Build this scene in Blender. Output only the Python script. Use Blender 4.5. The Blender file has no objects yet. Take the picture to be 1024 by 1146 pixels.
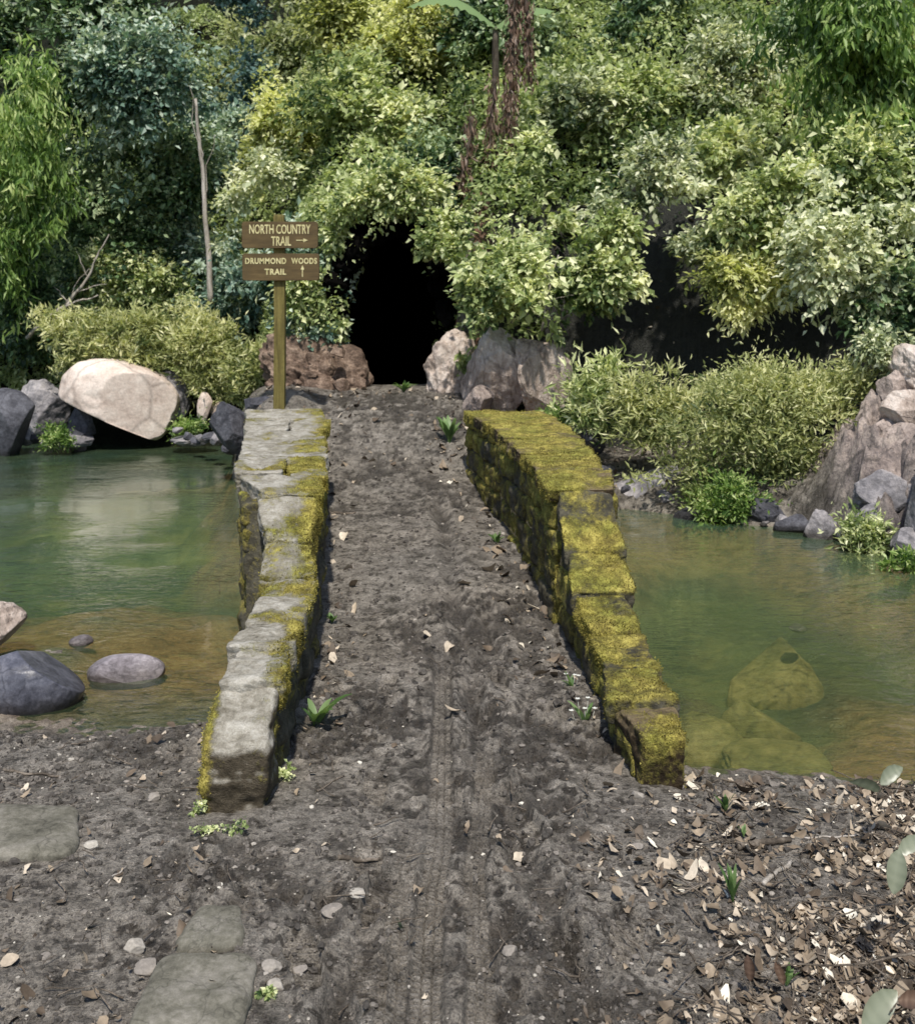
import bpy, math, random
import numpy as np
from mathutils import Vector

random.seed(7)
RNG = np.random.default_rng(7)
PI = math.pi
scene = bpy.context.scene
COL = scene.collection
F = 1150.0; CX = 512.0; HY = 360.0; EYE = 1.65   # lens: focal px, image centre, horizon row, eye height
WZ = -0.10                                       # water level

def at(px, py, Y):
    return np.array([(px - CX) / F * Y, Y, EYE - (py - HY) / F * Y])

# ------------------------------------------------------------------ noise
def _h(ix, iy, iz, seed):
    n = (ix * 374761393 + iy * 668265263 + iz * 2147483647 + seed * 1274126177) & 0xffffffff
    n = ((n ^ (n >> 13)) * 1274126177) & 0xffffffff
    n = (n ^ (n >> 16)) & 0xffffffff
    return n / 4294967295.0

def vnoise(x, y, z=0.0, seed=0):
    x = np.asarray(x, float); y = np.asarray(y, float); z = np.asarray(z, float) + x * 0
    ix = np.floor(x).astype(np.int64); iy = np.floor(y).astype(np.int64); iz = np.floor(z).astype(np.int64)
    fx = x - ix; fy = y - iy; fz = z - iz
    fx = fx * fx * (3 - 2 * fx); fy = fy * fy * (3 - 2 * fy); fz = fz * fz * (3 - 2 * fz)
    r = 0
    for dz in (0, 1):
        wz = fz if dz else 1 - fz
        for dy in (0, 1):
            wy = fy if dy else 1 - fy
            for dx in (0, 1):
                wx = fx if dx else 1 - fx
                r = r + _h(ix + dx, iy + dy, iz + dz, seed) * wx * wy * wz
    return r * 2 - 1

def vnoise2(x, y, seed=0):
    x = np.asarray(x, float); y = np.asarray(y, float)
    ix = np.floor(x).astype(np.int64); iy = np.floor(y).astype(np.int64)
    fx = x - ix; fy = y - iy
    fx = fx * fx * (3 - 2 * fx); fy = fy * fy * (3 - 2 * fy)
    a = _h(ix, iy, 0, seed); b = _h(ix + 1, iy, 0, seed); c = _h(ix, iy + 1, 0, seed); d = _h(ix + 1, iy + 1, 0, seed)
    return ((a * (1 - fx) + b * fx) * (1 - fy) + (c * (1 - fx) + d * fx) * fy) * 2 - 1

def fbm2(x, y, o=4, seed=0, g=.5):
    r = 0; a = 1; t = 0
    for k in range(o):
        r = r + a * vnoise2(x, y, seed + k * 17); t += a
        x, y = x * 1.62 + y * 1.18 + 3.1, y * 1.62 - x * 1.18 + 7.7; a *= g
    return r / t

def fbm3(x, y, z, o=4, seed=0, g=.5):
    r = 0; a = 1; t = 0
    for k in range(o):
        r = r + a * vnoise(x, y, z, seed + k * 17); t += a
        x, y, z = x * 2.03 + 1.3, y * 2.03 + 5.1, z * 2.03 + 2.7; a *= g
    return r / t

def sst(a, b, x):
    t = np.clip((x - a) / (b - a), 0, 1); return t * t * (3 - 2 * t)

# ------------------------------------------------------------------ mesh helpers
def mesh_np(name, V, faces, attrs=None, smooth=True):
    """faces: list of int arrays (n,k)"""
    me = bpy.data.meshes.new(name)
    V = np.asarray(V, np.float32)
    me.vertices.add(len(V)); me.vertices.foreach_set('co', V.ravel())
    if not isinstance(faces, list): faces = [faces]
    faces = [np.asarray(f, np.int32) for f in faces if len(f)]
    nl = sum(f.size for f in faces); npoly = sum(len(f) for f in faces)
    me.loops.add(nl); me.polygons.add(npoly)
    me.loops.foreach_set('vertex_index', np.concatenate([f.ravel() for f in faces]))
    st = []; s = 0
    for f in faces:
        st.append(s + np.arange(len(f)) * f.shape[1]); s += f.size
    me.polygons.foreach_set('loop_start', np.concatenate(st).astype(np.int32))
    me.polygons.foreach_set('use_smooth', np.full(npoly, smooth))
    me.update(calc_edges=True)
    if attrs:
        for k, a in attrs.items():
            a = np.asarray(a, np.float32)
            if a.ndim == 2:
                at_ = me.attributes.new(k, 'FLOAT_COLOR', 'POINT')
                if a.shape[1] == 3: a = np.hstack([a, np.ones((len(a), 1), np.float32)])
                at_.data.foreach_set('color', a.ravel())
            else:
                me.attributes.new(k, 'FLOAT', 'POINT').data.foreach_set('value', a)
    return me

def link(name, me, mat=None, parent=None):
    o = bpy.data.objects.new(name, me); COL.objects.link(o)
    if mat and me: me.materials.append(mat)
    if parent: o.parent = parent; o.matrix_parent_inverse.identity()
    return o

def tag(o, label=None, cat=None, group=None, kind=None):
    if label: o['label'] = label
    if cat: o['category'] = cat
    if group: o['group'] = group
    if kind: o['kind'] = kind
    return o

class Bag:
    """collects vertices/faces/attribute of many pieces into ONE mesh"""
    def __init__(s): s.V = []; s.T = []; s.Q = []; s.A = {}; s.n = 0
    def add(s, V, T=None, Q=None, **A):
        V = np.asarray(V, float)
        s.V.append(V)
        if T is not None and len(T): s.T.append(np.asarray(T) + s.n)
        if Q is not None and len(Q): s.Q.append(np.asarray(Q) + s.n)
        for k, a in A.items():
            s.A.setdefault(k, []).append(np.zeros(len(V)) + a if np.ndim(a) < 2 else np.asarray(a))
        s.n += len(V)
    def mesh(s, name, smooth=True, origin=None):
        V = np.concatenate(s.V)
        if origin is not None: V = V - np.asarray(origin)
        fs = []
        if s.T: fs.append(np.concatenate(s.T))
        if s.Q: fs.append(np.concatenate(s.Q))
        return mesh_np(name, V, fs, {k: np.concatenate(a) for k, a in s.A.items()}, smooth)

def empty(name, loc, parent=None):
    o = bpy.data.objects.new(name, None); COL.objects.link(o); o.location = Vector([float(c) for c in loc])
    o.empty_display_size = .1
    if parent: o.parent = parent
    return o

def tube(pts, rad, n=7, cap=True):
    pts = np.asarray(pts, float); rad = np.zeros(len(pts)) + rad
    V = []; Q = []
    t = np.gradient(pts, axis=0); t /= np.linalg.norm(t, axis=1)[:, None] + 1e-9
    ref = np.array([0.3, .1, .95]) if abs(t[0][2]) < .8 else np.array([1., .2, 0])
    for i in range(len(pts)):
        a = np.cross(t[i], ref); a /= np.linalg.norm(a) + 1e-9; b = np.cross(t[i], a)
        th = np.arange(n) * 2 * PI / n
        V.append(pts[i] + rad[i] * (np.cos(th)[:, None] * a + np.sin(th)[:, None] * b))
    V = np.concatenate(V)
    for i in range(len(pts) - 1):
        k = np.arange(n); k2 = (k + 1) % n
        Q.append(np.stack([i * n + k, i * n + k2, (i + 1) * n + k2, (i + 1) * n + k], 1))
    T = []
    if cap:
        V = np.vstack([V, pts[0], pts[-1]]); c0 = len(V) - 2; c1 = len(V) - 1; k = np.arange(n); k2 = (k + 1) % n
        T = np.concatenate([np.stack([k2, k, k * 0 + c0], 1), np.stack([(len(pts) - 1) * n + k, (len(pts) - 1) * n + k2, k * 0 + c1], 1)])
    return V, T, np.concatenate(Q)

def wob(p0, p1, n=8, amp=.05, seed=0, sag=0):
    p0 = np.asarray(p0, float); p1 = np.asarray(p1, float)
    t = np.linspace(0, 1, n)[:, None]; P = p0 + (p1 - p0) * t
    L = np.linalg.norm(p1 - p0); r = np.random.default_rng(seed)
    ph = r.uniform(0, 50, 3)
    for k in range(3):
        P[:, k] += amp * L * fbm2(t[:, 0] * 4 + ph[k], t[:, 0] * 0 + ph[k], 3, seed) * np.sin(t[:, 0] * PI) ** .5
    P[:, 2] -= sag * np.sin(t[:, 0] * PI)
    return P

_cube_cache = {}
def cube_grid(n):
    """unit cube surface with n segments per edge, merged verts"""
    if n in _cube_cache: return _cube_cache[n]
    idx = {}; V = []; Q = []
    def vid(p):
        k = tuple(p)
        if k not in idx: idx[k] = len(V); V.append(p)
        return idx[k]
    for ax in range(3):
        for s in (0, n):
            for i in range(n):
                for j in range(n):
                    c = []
                    for (a, b) in ((i, j), (i + 1, j), (i + 1, j + 1), (i, j + 1)):
                        p = [0, 0, 0]; p[ax] = s; p[(ax + 1) % 3] = a; p[(ax + 2) % 3] = b; c.append(vid(p))
                    if s == 0: c = c[::-1]
                    Q.append(c)
    r = (np.array(V, float) / n * 2 - 1, np.array(Q)); _cube_cache[n] = r; return r

def block(bot, top, n=14, k=9, amp=.01, fr=9, seed=0):
    """irregular stone block. bot, top: 4 corners (x-y-,x+y-,x+y+,x-y+)"""
    P, Q = cube_grid(n)
    nk = (np.abs(P) ** k).sum(1) ** (1 / k); P = P / nk[:, None] * np.abs(P).max(1)[:, None]
    u = (P[:, 0:1] + 1) / 2; v = (P[:, 1:2] + 1) / 2; w = (P[:, 2:3] + 1) / 2
    bot = np.asarray(bot, float); top = np.asarray(top, float)
    B = lambda c: (c[0] * (1 - u) + c[1] * u) * (1 - v) + (c[3] * (1 - u) + c[2] * u) * v
    V = B(bot) * (1 - w) + B(top) * w
    c = V.mean(0); d = (V - c); d /= np.linalg.norm(d, axis=1)[:, None] + 1e-9
    N = P / (np.abs(P).max(1)[:, None]); N = N ** 5; N /= np.linalg.norm(N, axis=1)[:, None] + 1e-9
    o = seed * 3.7
    dis = amp * fbm3(V[:, 0] * fr + o, V[:, 1] * fr, V[:, 2] * fr * 1.5, 4, seed) * 1.6 - amp * .8 * np.maximum(0, fbm3(V[:, 0] * fr * 2.2 + o, V[:, 1] * fr * 2.2, V[:, 2] * fr * 4, 2, seed + 5)) 
    V = V + N * dis[:, None]
    return V, Q, N

_ico = {}
def ico(sub):
    if sub in _ico: return _ico[sub]
    t = (1 + 5 ** .5) / 2
    V = [(-1, t, 0), (1, t, 0), (-1, -t, 0), (1, -t, 0), (0, -1, t), (0, 1, t), (0, -1, -t), (0, 1, -t), (t, 0, -1), (t, 0, 1), (-t, 0, -1), (-t, 0, 1)]
    T = [(0, 11, 5), (0, 5, 1), (0, 1, 7), (0, 7, 10), (0, 10, 11), (1, 5, 9), (5, 11, 4), (11, 10, 2), (10, 7, 6), (7, 1, 8), (3, 9, 4), (3, 4, 2), (3, 2, 6), (3, 6, 8), (3, 8, 9), (4, 9, 5), (2, 4, 11), (6, 2, 10), (8, 6, 7), (9, 8, 1)]
    V = [np.array(v) / np.linalg.norm(v) for v in V]
    for _ in range(sub):
        c = {}; N = []
        def mid(a, b):
            k = (min(a, b), max(a, b))
            if k not in c:
                m = V[a] + V[b]; V.append(m / np.linalg.norm(m)); c[k] = len(V) - 1
            return c[k]
        for a, b, d in T:
            x, y, z = mid(a, b), mid(b, d), mid(d, a); N += [(a, x, z), (b, y, x), (d, z, y), (x, y, z)]
        T = N
    _ico[sub] = (np.array(V), np.array(T)); return _ico[sub]

def rock_geo(c, r, sub=4, amp=.2, seed=0, facets=0, rot=0, tilt=0, sq=2.0):
    V, T = ico(sub); V = V.copy()
    if sq != 2: V = V / ((np.abs(V) ** sq).sum(1) ** (1 / sq))[:, None]
    rr = np.random.default_rng(seed)
    o = seed * 5.3
    N = V / np.linalg.norm(V, axis=1)[:, None]
    d = amp * fbm3(V[:, 0] * 1.1 + o, V[:, 1] * 1.1, V[:, 2] * 1.1, 5, seed) + amp * .25 * -np.abs(fbm3(V[:, 0] * 3 + o, V[:, 1] * 3, V[:, 2] * 3, 3, seed + 9))
    V = V + N * d[:, None]
    for k in range(int(facets * (2.2 if facets > 3 else 1))):
        n = rr.normal(size=3); n /= np.linalg.norm(n); dd = rr.uniform(.5, .85)
        e = V @ n - dd; V = V - np.outer(np.maximum(e, 0) * .96, n)
    if facets > 3: V = V + N * (.035 * fbm3(V[:, 0] * 6 + o, V[:, 1] * 6, V[:, 2] * 6, 3, seed + 3))[:, None]
    V = V * np.asarray(r)
    ct, s_ = math.cos(tilt), math.sin(tilt); V = V @ np.array([[ct, 0, -s_], [0, 1, 0], [s_, 0, ct]]).T
    cr, sr = math.cos(rot), math.sin(rot); V = V @ np.array([[cr, -sr, 0], [sr, cr, 0], [0, 0, 1]]).T
    return V + np.asarray(c), T

# ------------------------------------------------------------------ materials
def nt(name):
    m = bpy.data.materials.new(name); m.use_nodes = True; t = m.node_tree
    for n in list(t.nodes): t.nodes.remove(n)
    return m, t, t.nodes, t.links

class G:
    def __init__(s, name):
        s.m, s.t, s.N, s.L = nt(name); s.out = s.N.new('ShaderNodeOutputMaterial')
        s.geo = s.N.new('ShaderNodeNewGeometry')
    def n(s, typ, **kw):
        x = s.N.new(typ)
        for k, v in kw.items(): setattr(x, k, v)
        return x
    def put(s, sock, v):
        if v is None: return
        if hasattr(v, 'is_output'): s.L.new(v, sock)
        else:
            if isinstance(v, (tuple, list)) and len(v) == 3 and sock.type == 'RGBA': v = (*v, 1)
            sock.default_value = v
    def noise(s, scale, detail=4, rough=.55, vec=None, dist=0.0):
        x = s.n('ShaderNodeTexNoise'); s.put(x.inputs['Scale'], scale); s.put(x.inputs['Detail'], detail); s.put(x.inputs['Roughness'], rough); s.put(x.inputs['Distortion'], dist)
        s.put(x.inputs['Vector'], vec or s.geo.outputs['Position']); return x.outputs['Fac']
    def vor(s, scale, feature='F1', vec=None, out='Distance', rnd=1.0):
        x = s.n('ShaderNodeTexVoronoi', feature=feature); s.put(x.inputs['Scale'], scale); s.put(x.inputs['Randomness'], rnd)
        s.put(x.inputs['Vector'], vec or s.geo.outputs['Position']); return x.outputs[out]
    def ramp(s, fac, stops, interp='LINEAR'):
        x = s.n('ShaderNodeValToRGB'); cr = x.color_ramp; cr.interpolation = interp
        while len(cr.elements) > 1: cr.elements.remove(cr.elements[-1])
        for i, (p, c) in enumerate(stops):
            e = cr.elements[0] if i == 0 else cr.elements.new(p)
            e.position = p; e.color = (*c, 1) if isinstance(c, tuple) else (c, c, c, 1)
        s.put(x.inputs['Fac'], fac); return x.outputs['Color']
    def mix(s, f, a, b, blend='MIX'):
        x = s.n('ShaderNodeMix', data_type='RGBA', blend_type=blend); s.put(x.inputs[0], f); s.put(x.inputs[6], a); s.put(x.inputs[7], b); return x.outputs[2]
    def math(s, op, a, b=None, c=None, clamp=False):
        x = s.n('ShaderNodeMath', operation=op, use_clamp=clamp); s.put(x.inputs[0], a); s.put(x.inputs[1], b)
        if c is not None: s.put(x.inputs[2], c)
        return x.outputs[0]
    def attr(s, name, out='Fac'):
        return s.n('ShaderNodeAttribute', attribute_name=name).outputs[out]
    def bump(s, h, strength=.5, dist=.01, nrm=None):
        x = s.n('ShaderNodeBump'); s.put(x.inputs['Height'], h); x.inputs['Strength'].default_value = strength; x.inputs['Distance'].default_value = dist
        s.put(x.inputs['Normal'], nrm); return x.outputs['Normal']
    def stretch(s, sx, sy, sz, rot=(0, 0, 0)):
        x = s.n('ShaderNodeMapping'); x.inputs['Scale'].default_value = (sx, sy, sz); x.inputs['Rotation'].default_value = rot
        s.L.new(s.geo.outputs['Position'], x.inputs['Vector']); return x.outputs['Vector']
    def bsdf(s, col, rough=.8, normal=None, spec=.35, **kw):
        x = s.n('ShaderNodeBsdfPrincipled'); s.put(x.inputs['Base Color'], col); s.put(x.inputs['Roughness'], rough); s.put(x.inputs['Specular IOR Level'], spec)
        s.put(x.inputs['Normal'], normal)
        for k, v in kw.items(): s.put(x.inputs[k], v)
        return x.outputs[0]
    def done(s, sh): s.L.new(sh, s.out.inputs['Surface']); return s.m

def leaf_mat(name, dark, mid, light, trans=.35, rough=.45):
    g = G(name)
    t = g.attr('tone')
    c = g.ramp(t, [(0.0, dark), (.5, mid), (1.0, light)])
    b = g.bsdf(c, rough, spec=.45)
    tr = g.n('ShaderNodeBsdfTranslucent'); cc = g.mix(1.0, c, (1.08, 1.1, .68), 'MULTIPLY'); g.put(tr.inputs['Color'], cc)
    mx = g.n('ShaderNodeMixShader'); mx.inputs[0].default_value = min(.6, trans + .1)
    g.L.new(b, mx.inputs[1]); g.L.new(tr.outputs[0], mx.inputs[2])
    return g.done(mx.outputs[0])

def rock_mat(name, dark, mid, light, scale=1.0, wetdark=True, rough=.75, bump=.6, streak=None):
    g = G(name)
    v = g.stretch(*(streak or (1, 1, 1)))
    n1 = g.noise(2.2 * scale, 8, .62, v, .3); n2 = g.noise(14 * scale, 6, .65, v); n3 = g.noise(60 * scale, 3, .6)
    f = g.math('ADD', g.math('MULTIPLY', n1, .62), g.math('MULTIPLY', n2, .38))
    c = g.ramp(f, [(.33, dark), (.48, mid), (.62, light)])
    c = g.mix(.35, c, g.ramp(n3, [(.3, .35), (.65, 1.0)]), 'MULTIPLY')
    cr = g.vor(1.7 * scale, 'DISTANCE_TO_EDGE', g.mix(.12, v, g.n('ShaderNodeTexNoise').outputs['Color']))
    crk = g.ramp(cr, [(0.0, .35), (.03, 1.0)])
    c = g.mix(.55, c, crk, 'MULTIPLY')
    if wetdark:
        sep = g.n('ShaderNodeSeparateXYZ'); g.L.new(g.geo.outputs['Position'], sep.inputs[0])
        w = g.n('ShaderNodeMapRange'); g.put(w.inputs[0], g.math('ADD', sep.outputs[2], g.math('MULTIPLY', n2, .06))); w.inputs[1].default_value = WZ + .05; w.inputs[2].default_value = WZ + .12
        c = g.mix(w.outputs[0], g.mix(1.0, c, (.35, .33, .3), 'MULTIPLY'), c)
    h = g.math('ADD', g.math('ADD', n1, g.math('MULTIPLY', n2, .5)), g.math('MULTIPLY', n3, .15))
    return g.done(g.bsdf(c, rough, g.bump(h, bump, .06 / scale), .3))

M = {}
def make_materials():
    # mud / lake bed / soil, driven by per-vertex masks: zone = (bed depth, leaf-litter soil, reddish soil), wet = dark churned, plus groove shade painted in the tyre tread
    g = G('mud')
    sepz = g.n('ShaderNodeSeparateColor'); g.L.new(g.attr('zone', 'Color'), sepz.inputs[0])
    bed, sand, red = sepz.outputs[0], sepz.outputs[1], sepz.outputs[2]
    wet = g.attr('wet')
    n0 = g.noise(1.3, 5, .6); n1 = g.noise(9, 8, .68); n2 = g.noise(45, 6, .7); n3 = g.noise(190, 3, .7); vo = g.vor(70)
    c = g.ramp(g.math('ADD', g.math('MULTIPLY', n1, .55), g.math('MULTIPLY', n2, .45)), [(.36, (.048, .042, .035)), (.46, (.150, .132, .110)), (.56, (.265, .238, .203)), (.70, (.43, .39, .345))])
    c = g.mix(g.ramp(n0, [(.4, 0.0), (.65, .5)]), c, g.mix(1.0, c, (1.2, 1.16, 1.1), 'MULTIPLY'))
    c = g.mix(wet, c, g.mix(1.0, c, (.20, .185, .17), 'MULTIPLY'))
    c = g.mix(.8, c, g.ramp(n3, [(.34, .22), (.47, .85), (.70, 1.4)]), 'MULTIPLY')
    redc = g.ramp(n2, [(.3, (.07, .035, .022)), (.55, (.24, .13, .085)), (.75, (.38, .25, .18))])
    c = g.mix(red, c, redc)
    c = g.mix(g.attr('hill'), c, g.ramp(n2, [(.4, (.004, .005, .003)), (.7, (.02, .02, .012))]))  # near-black bank: shade of the hollow put into the soil colour
    rkv = g.noise(3.5, 9, .7, g.stretch(1.4, 1, .8)); rkc0 = g.ramp(g.math('ADD', g.math('MULTIPLY', rkv, .6), g.math('MULTIPLY', n2, .4)), [(.36, (.07, .055, .055)), (.46, (.22, .18, .165)), (.56, (.44, .36, .31)), (.7, (.66, .57, .50))])
    vk = g.ramp(g.vor(3.2, 'DISTANCE_TO_EDGE', g.mix(.25, g.geo.outputs['Position'], g.n('ShaderNodeTexNoise').outputs['Color'])), [(0.0, .25), (.05, 1.0)]); spz = g.n('ShaderNodeSeparateXYZ'); g.L.new(g.geo.outputs['Position'], spz.inputs[0])
    rkc = g.mix(.7, rkc0, vk, 'MULTIPLY'); rkc = g.mix(g.ramp(g.math('ADD', spz.outputs[2], g.math('MULTIPLY', n1, .7)), [(.35, 1.0), (.95, 0.0)]), rkc, g.mix(1.0, rkc, (.50, .53, .60), 'MULTIPLY'))
    c = g.mix(g.attr('rockm'), c, rkc)
    sandc = g.ramp(g.math('ADD', g.math('MULTIPLY', n1, .6), g.math('MULTIPLY', n2, .4)), [(.36, (.07, .040, .018)), (.5, (.30, .17, .07)), (.68, (.48, .32, .15))])
    bedc = g.ramp(g.math('ADD', g.math('MULTIPLY', g.noise(1.6, 4, .5), .7), g.math('MULTIPLY', n1, .3)), [(.38, (.018, .045, .022)), (.52, (.06, .10, .035)), (.66, (.16, .17, .055))])
    c = g.mix(sand, c, sandc); c = g.mix(bed, c, bedc)
    h = g.math('ADD', g.math('ADD', g.math('MULTIPLY', n2, 1.0), g.math('MULTIPLY', n3, .45)), g.math('MULTIPLY', vo, -.25))
    r = g.ramp(g.math('ADD', n1, g.math('MULTIPLY', wet, -.25)), [(.3, .36), (.6, .8)])
    M['mud'] = g.done(g.bsdf(c, r, g.bump(h, .9, .022), .5))
    # hill soil under the vegetation, near black: shade between plants put into its colour
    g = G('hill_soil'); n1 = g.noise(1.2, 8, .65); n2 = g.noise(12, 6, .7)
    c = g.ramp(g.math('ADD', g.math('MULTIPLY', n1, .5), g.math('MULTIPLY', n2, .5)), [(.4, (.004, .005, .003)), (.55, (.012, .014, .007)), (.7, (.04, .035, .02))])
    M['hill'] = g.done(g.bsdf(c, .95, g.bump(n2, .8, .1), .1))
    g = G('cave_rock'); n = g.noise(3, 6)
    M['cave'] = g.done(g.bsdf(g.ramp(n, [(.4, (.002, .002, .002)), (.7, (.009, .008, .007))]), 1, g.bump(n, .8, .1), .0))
    # water
    g = G('water')
    vr = g.stretch(1, 2.2, 1); w1 = g.noise(2.3, 3, .5, vr, .6); w2 = g.noise(9, 3, .55, vr, .5)
    msk = g.ramp(g.noise(.55, 2), [(.42, .12), (.6, 1.0)])
    h = g.math('MULTIPLY', g.math('ADD', g.math('MULTIPLY', w1, 1.0), g.math('MULTIPLY', w2, .6)), msk)
    nb = g.bump(h, .65, .028)
    fr = g.n('ShaderNodeFresnel'); fr.inputs['IOR'].default_value = 1.62; g.L.new(nb, fr.inputs['Normal'])
    gl = g.n('ShaderNodeBsdfGlossy'); gl.inputs['Roughness'].default_value = .015; g.L.new(nb, gl.inputs['Normal']); gl.inputs['Color'].default_value = (.95, 1, .95, 1)
    tp = g.n('ShaderNodeBsdfTransparent'); tp.inputs['Color'].default_value = (.90, .92, .80, 1)
    df = g.n('ShaderNodeBsdfDiffuse'); df.inputs['Roughness'].default_value = 0; g.put(df.inputs['Color'], g.ramp(g.noise(.7, 3), [(.38, (.12, .21, .13)), (.65, (.20, .27, .13))]))
    m0 = g.n('ShaderNodeMixShader'); sp = g.n('ShaderNodeSeparateXYZ'); g.L.new(g.geo.outputs['Position'], sp.inputs[0]); mr = g.n('ShaderNodeMapRange'); g.L.new(sp.outputs[1], mr.inputs[0])
    mr.inputs[1].default_value = 5.2; mr.inputs[2].default_value = 7.2; mr.inputs[3].default_value = .10; mr.inputs[4].default_value = .27; g.L.new(mr.outputs[0], m0.inputs[0]); g.L.new(tp.outputs[0], m0.inputs[1]); g.L.new(df.outputs[0], m0.inputs[2])
    m1 = g.n('ShaderNodeMixShader'); g.L.new(fr.outputs[0], m1.inputs[0]); g.L.new(m0.outputs[0], m1.inputs[1]); g.L.new(gl.outputs[0], m1.inputs[2])
    M['water'] = g.done(m1.outputs[0])
    # wall stone with moss mask attribute
    for key, (a, b, c_) in dict(stone_pale=((.12, .105, .075), (.30, .275, .225), (.52, .49, .43)), stone_end=((.12, .105, .075), (.30, .275, .225), (.52, .49, .43)), stone_dark=((.018, .016, .010), (.062, .056, .038), (.14, .125, .088)), stone_brown=((.045, .034, .02), (.15, .11, .06), (.30, .235, .14))).items():
        g = G(key)
        v = g.stretch(1, 1, 1.5)
        n1 = g.noise(9, 8, .7, v, .2); n2 = g.noise(40, 6, .7); n3 = g.noise(170, 3, .7)
        col = g.ramp(g.math('ADD', g.math('MULTIPLY', n1, .6), g.math('MULTIPLY', n2, .4)), [(.34, a), (.48, b), (.63, c_)])
        col = g.mix(.5, col, g.ramp(n3, [(.3, .5), (.7, 1.25)]), 'MULTIPLY')
        if key in ('stone_end', 'stone_brown'):   # sides painted darker than the tops: shade put into the colour
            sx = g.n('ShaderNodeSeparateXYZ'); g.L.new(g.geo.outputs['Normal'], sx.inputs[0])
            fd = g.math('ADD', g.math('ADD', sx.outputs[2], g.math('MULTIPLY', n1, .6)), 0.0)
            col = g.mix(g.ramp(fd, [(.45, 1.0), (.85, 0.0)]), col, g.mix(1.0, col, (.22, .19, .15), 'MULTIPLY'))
        mo = g.math('ADD', g.attr('moss'), g.math('MULTIPLY', g.math('SUBTRACT', n2, .5), .9))
        mo = g.math('ADD', mo, g.math('MULTIPLY', g.math('SUBTRACT', g.noise(13, 5, .7), .5), .8)); mf = g.ramp(mo, [(.36, 0.0), (.66, 1.0)])
        mc = g.ramp(g.math('ADD', g.math('MULTIPLY', g.noise(16, 5, .7), .6), g.math('MULTIPLY', n3, .4)), [(.34, (.05, .036, .015)), (.48, (.20, .165, .04)), (.58, (.40, .335, .08)), (.7, (.56, .49, .18))])
        mc = g.mix(g.ramp(g.noise(4.5, 4, .6), [(.42, 0.0), (.6, .75)]), mc, g.mix(1.0, mc, (.62, .75, .6), 'MULTIPLY'))
        col = g.mix(mf, col, mc)
        h = g.math('ADD', g.math('ADD', n1, g.math('MULTIPLY', n2, .5)), g.math('MULTIPLY', n3, .25))
        h = g.math('ADD', h, g.math('MULTIPLY', mf, .4))
        M[key] = g.done(g.bsdf(col, g.ramp(mf, [(0.0, .72), (1.0, .97)]), g.bump(h, .9, .02), .25))
    M['moss'] = leaf_mat('moss', (.07, .056, .012), (.30, .255, .05), (.58, .50, .15), .3, .8)
    M['boulder'] = rock_mat('boulder_pale', (.38, .28, .23), (.62, .51, .44), (.80, .70, .62), .55, bump=.25)
    M['rock_dark'] = rock_mat('rock_dark', (.02, .02, .024), (.06, .06, .072), (.14, .14, .16), 1.2)
    M['rock_grey'] = rock_mat('rock_grey', (.05, .05, .055), (.19, .18, .19), (.42, .39, .39), 1.3)
    M['rock_pink'] = rock_mat('rock_pink', (.12, .085, .065), (.46, .37, .31), (.74, .65, .58), .9, False, streak=(2, 1, .8), bump=.9)
    M['rock_bank'] = rock_mat('rock_bank', (.06, .055, .06), (.30, .24, .21), (.52, .43, .38), .9, False, streak=(1.6, 1, .9), bump=.9)
    M['red_earth'] = rock_mat('red_earth', (.03, .02, .014), (.13, .085, .06), (.33, .24, .18), 3.0, False, bump=1.0)
    M['slab'] = rock_mat('slab_stone', (.065, .06, .045), (.15, .14, .11), (.25, .23, .195), 4, False, bump=.35)
    M['wet_stone'] = rock_mat('wet_stone', (.04, .042, .055), (.09, .092, .115), (.17, .17, .20), 3, True, .35, .15)
    M['violet_stone'] = rock_mat('violet_stone', (.16, .14, .15), (.30, .27, .29), (.45, .41, .42), 3, True, .5, .2)
    M['bark'] = rock_mat('bark', (.02, .015, .01), (.07, .055, .04), (.15, .12, .09), 3, False, streak=(3, 3, .5))
    M['pale_bark'] = rock_mat('pale_bark', (.16, .13, .10), (.36, .32, .27), (.55, .5, .45), 3, False, streak=(3, 3, .6))
    M['twig'] = rock_mat('twig_bark', (.03, .022, .016), (.10, .08, .06), (.24, .2, .16), 8, False)
    g = G('post_wood'); v = g.stretch(14, 14, .9); n = g.noise(3, 6, .7, v); n2 = g.noise(40, 4)
    c = g.ramp(n, [(.3, (.055, .042, .010)), (.5, (.13, .105, .028)), (.7, (.20, .165, .05))])
    M['post'] = g.done(g.bsdf(g.mix(.3, c, g.ramp(n2, [(.3, .5), (.7, 1.3)]), 'MULTIPLY'), .8, g.bump(n, .6, .01)))
    g = G('sign_board'); v = g.stretch(1.5, 10, 14); n = g.noise(3, 6, .7, v); n2 = g.noise(6, 4)
    c = g.ramp(n, [(.3, (.062, .040, .014)), (.55, (.10, .066, .024)), (.75, (.13, .09, .036))])
    M['board'] = g.done(g.bsdf(g.mix(.5, c, g.ramp(n2, [(.3, .6), (.7, 1.25)]), 'MULTIPLY'), .65, g.bump(n, .3, .004)))
    g = G('sign_paint'); M['paint'] = g.done(g.bsdf(g.ramp(g.noise(30, 4), [(.3, (.42, .37, .17)), (.6, (.62, .56, .30))]), .7))
    g = G('gravel'); c = g.ramp(g.attr('tone'), [(0.0, (.03, .026, .022)), (.45, (.10, .088, .076)), (.75, (.26, .23, .2)), (1.0, (.62, .58, .5))]); n = g.noise(120, 3)
    M['gravel'] = g.done(g.bsdf(g.mix(.5, c, g.ramp(n, [(.3, .5), (.7, 1.2)]), 'MULTIPLY'), .75, g.bump(n, .4, .004)))
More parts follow.
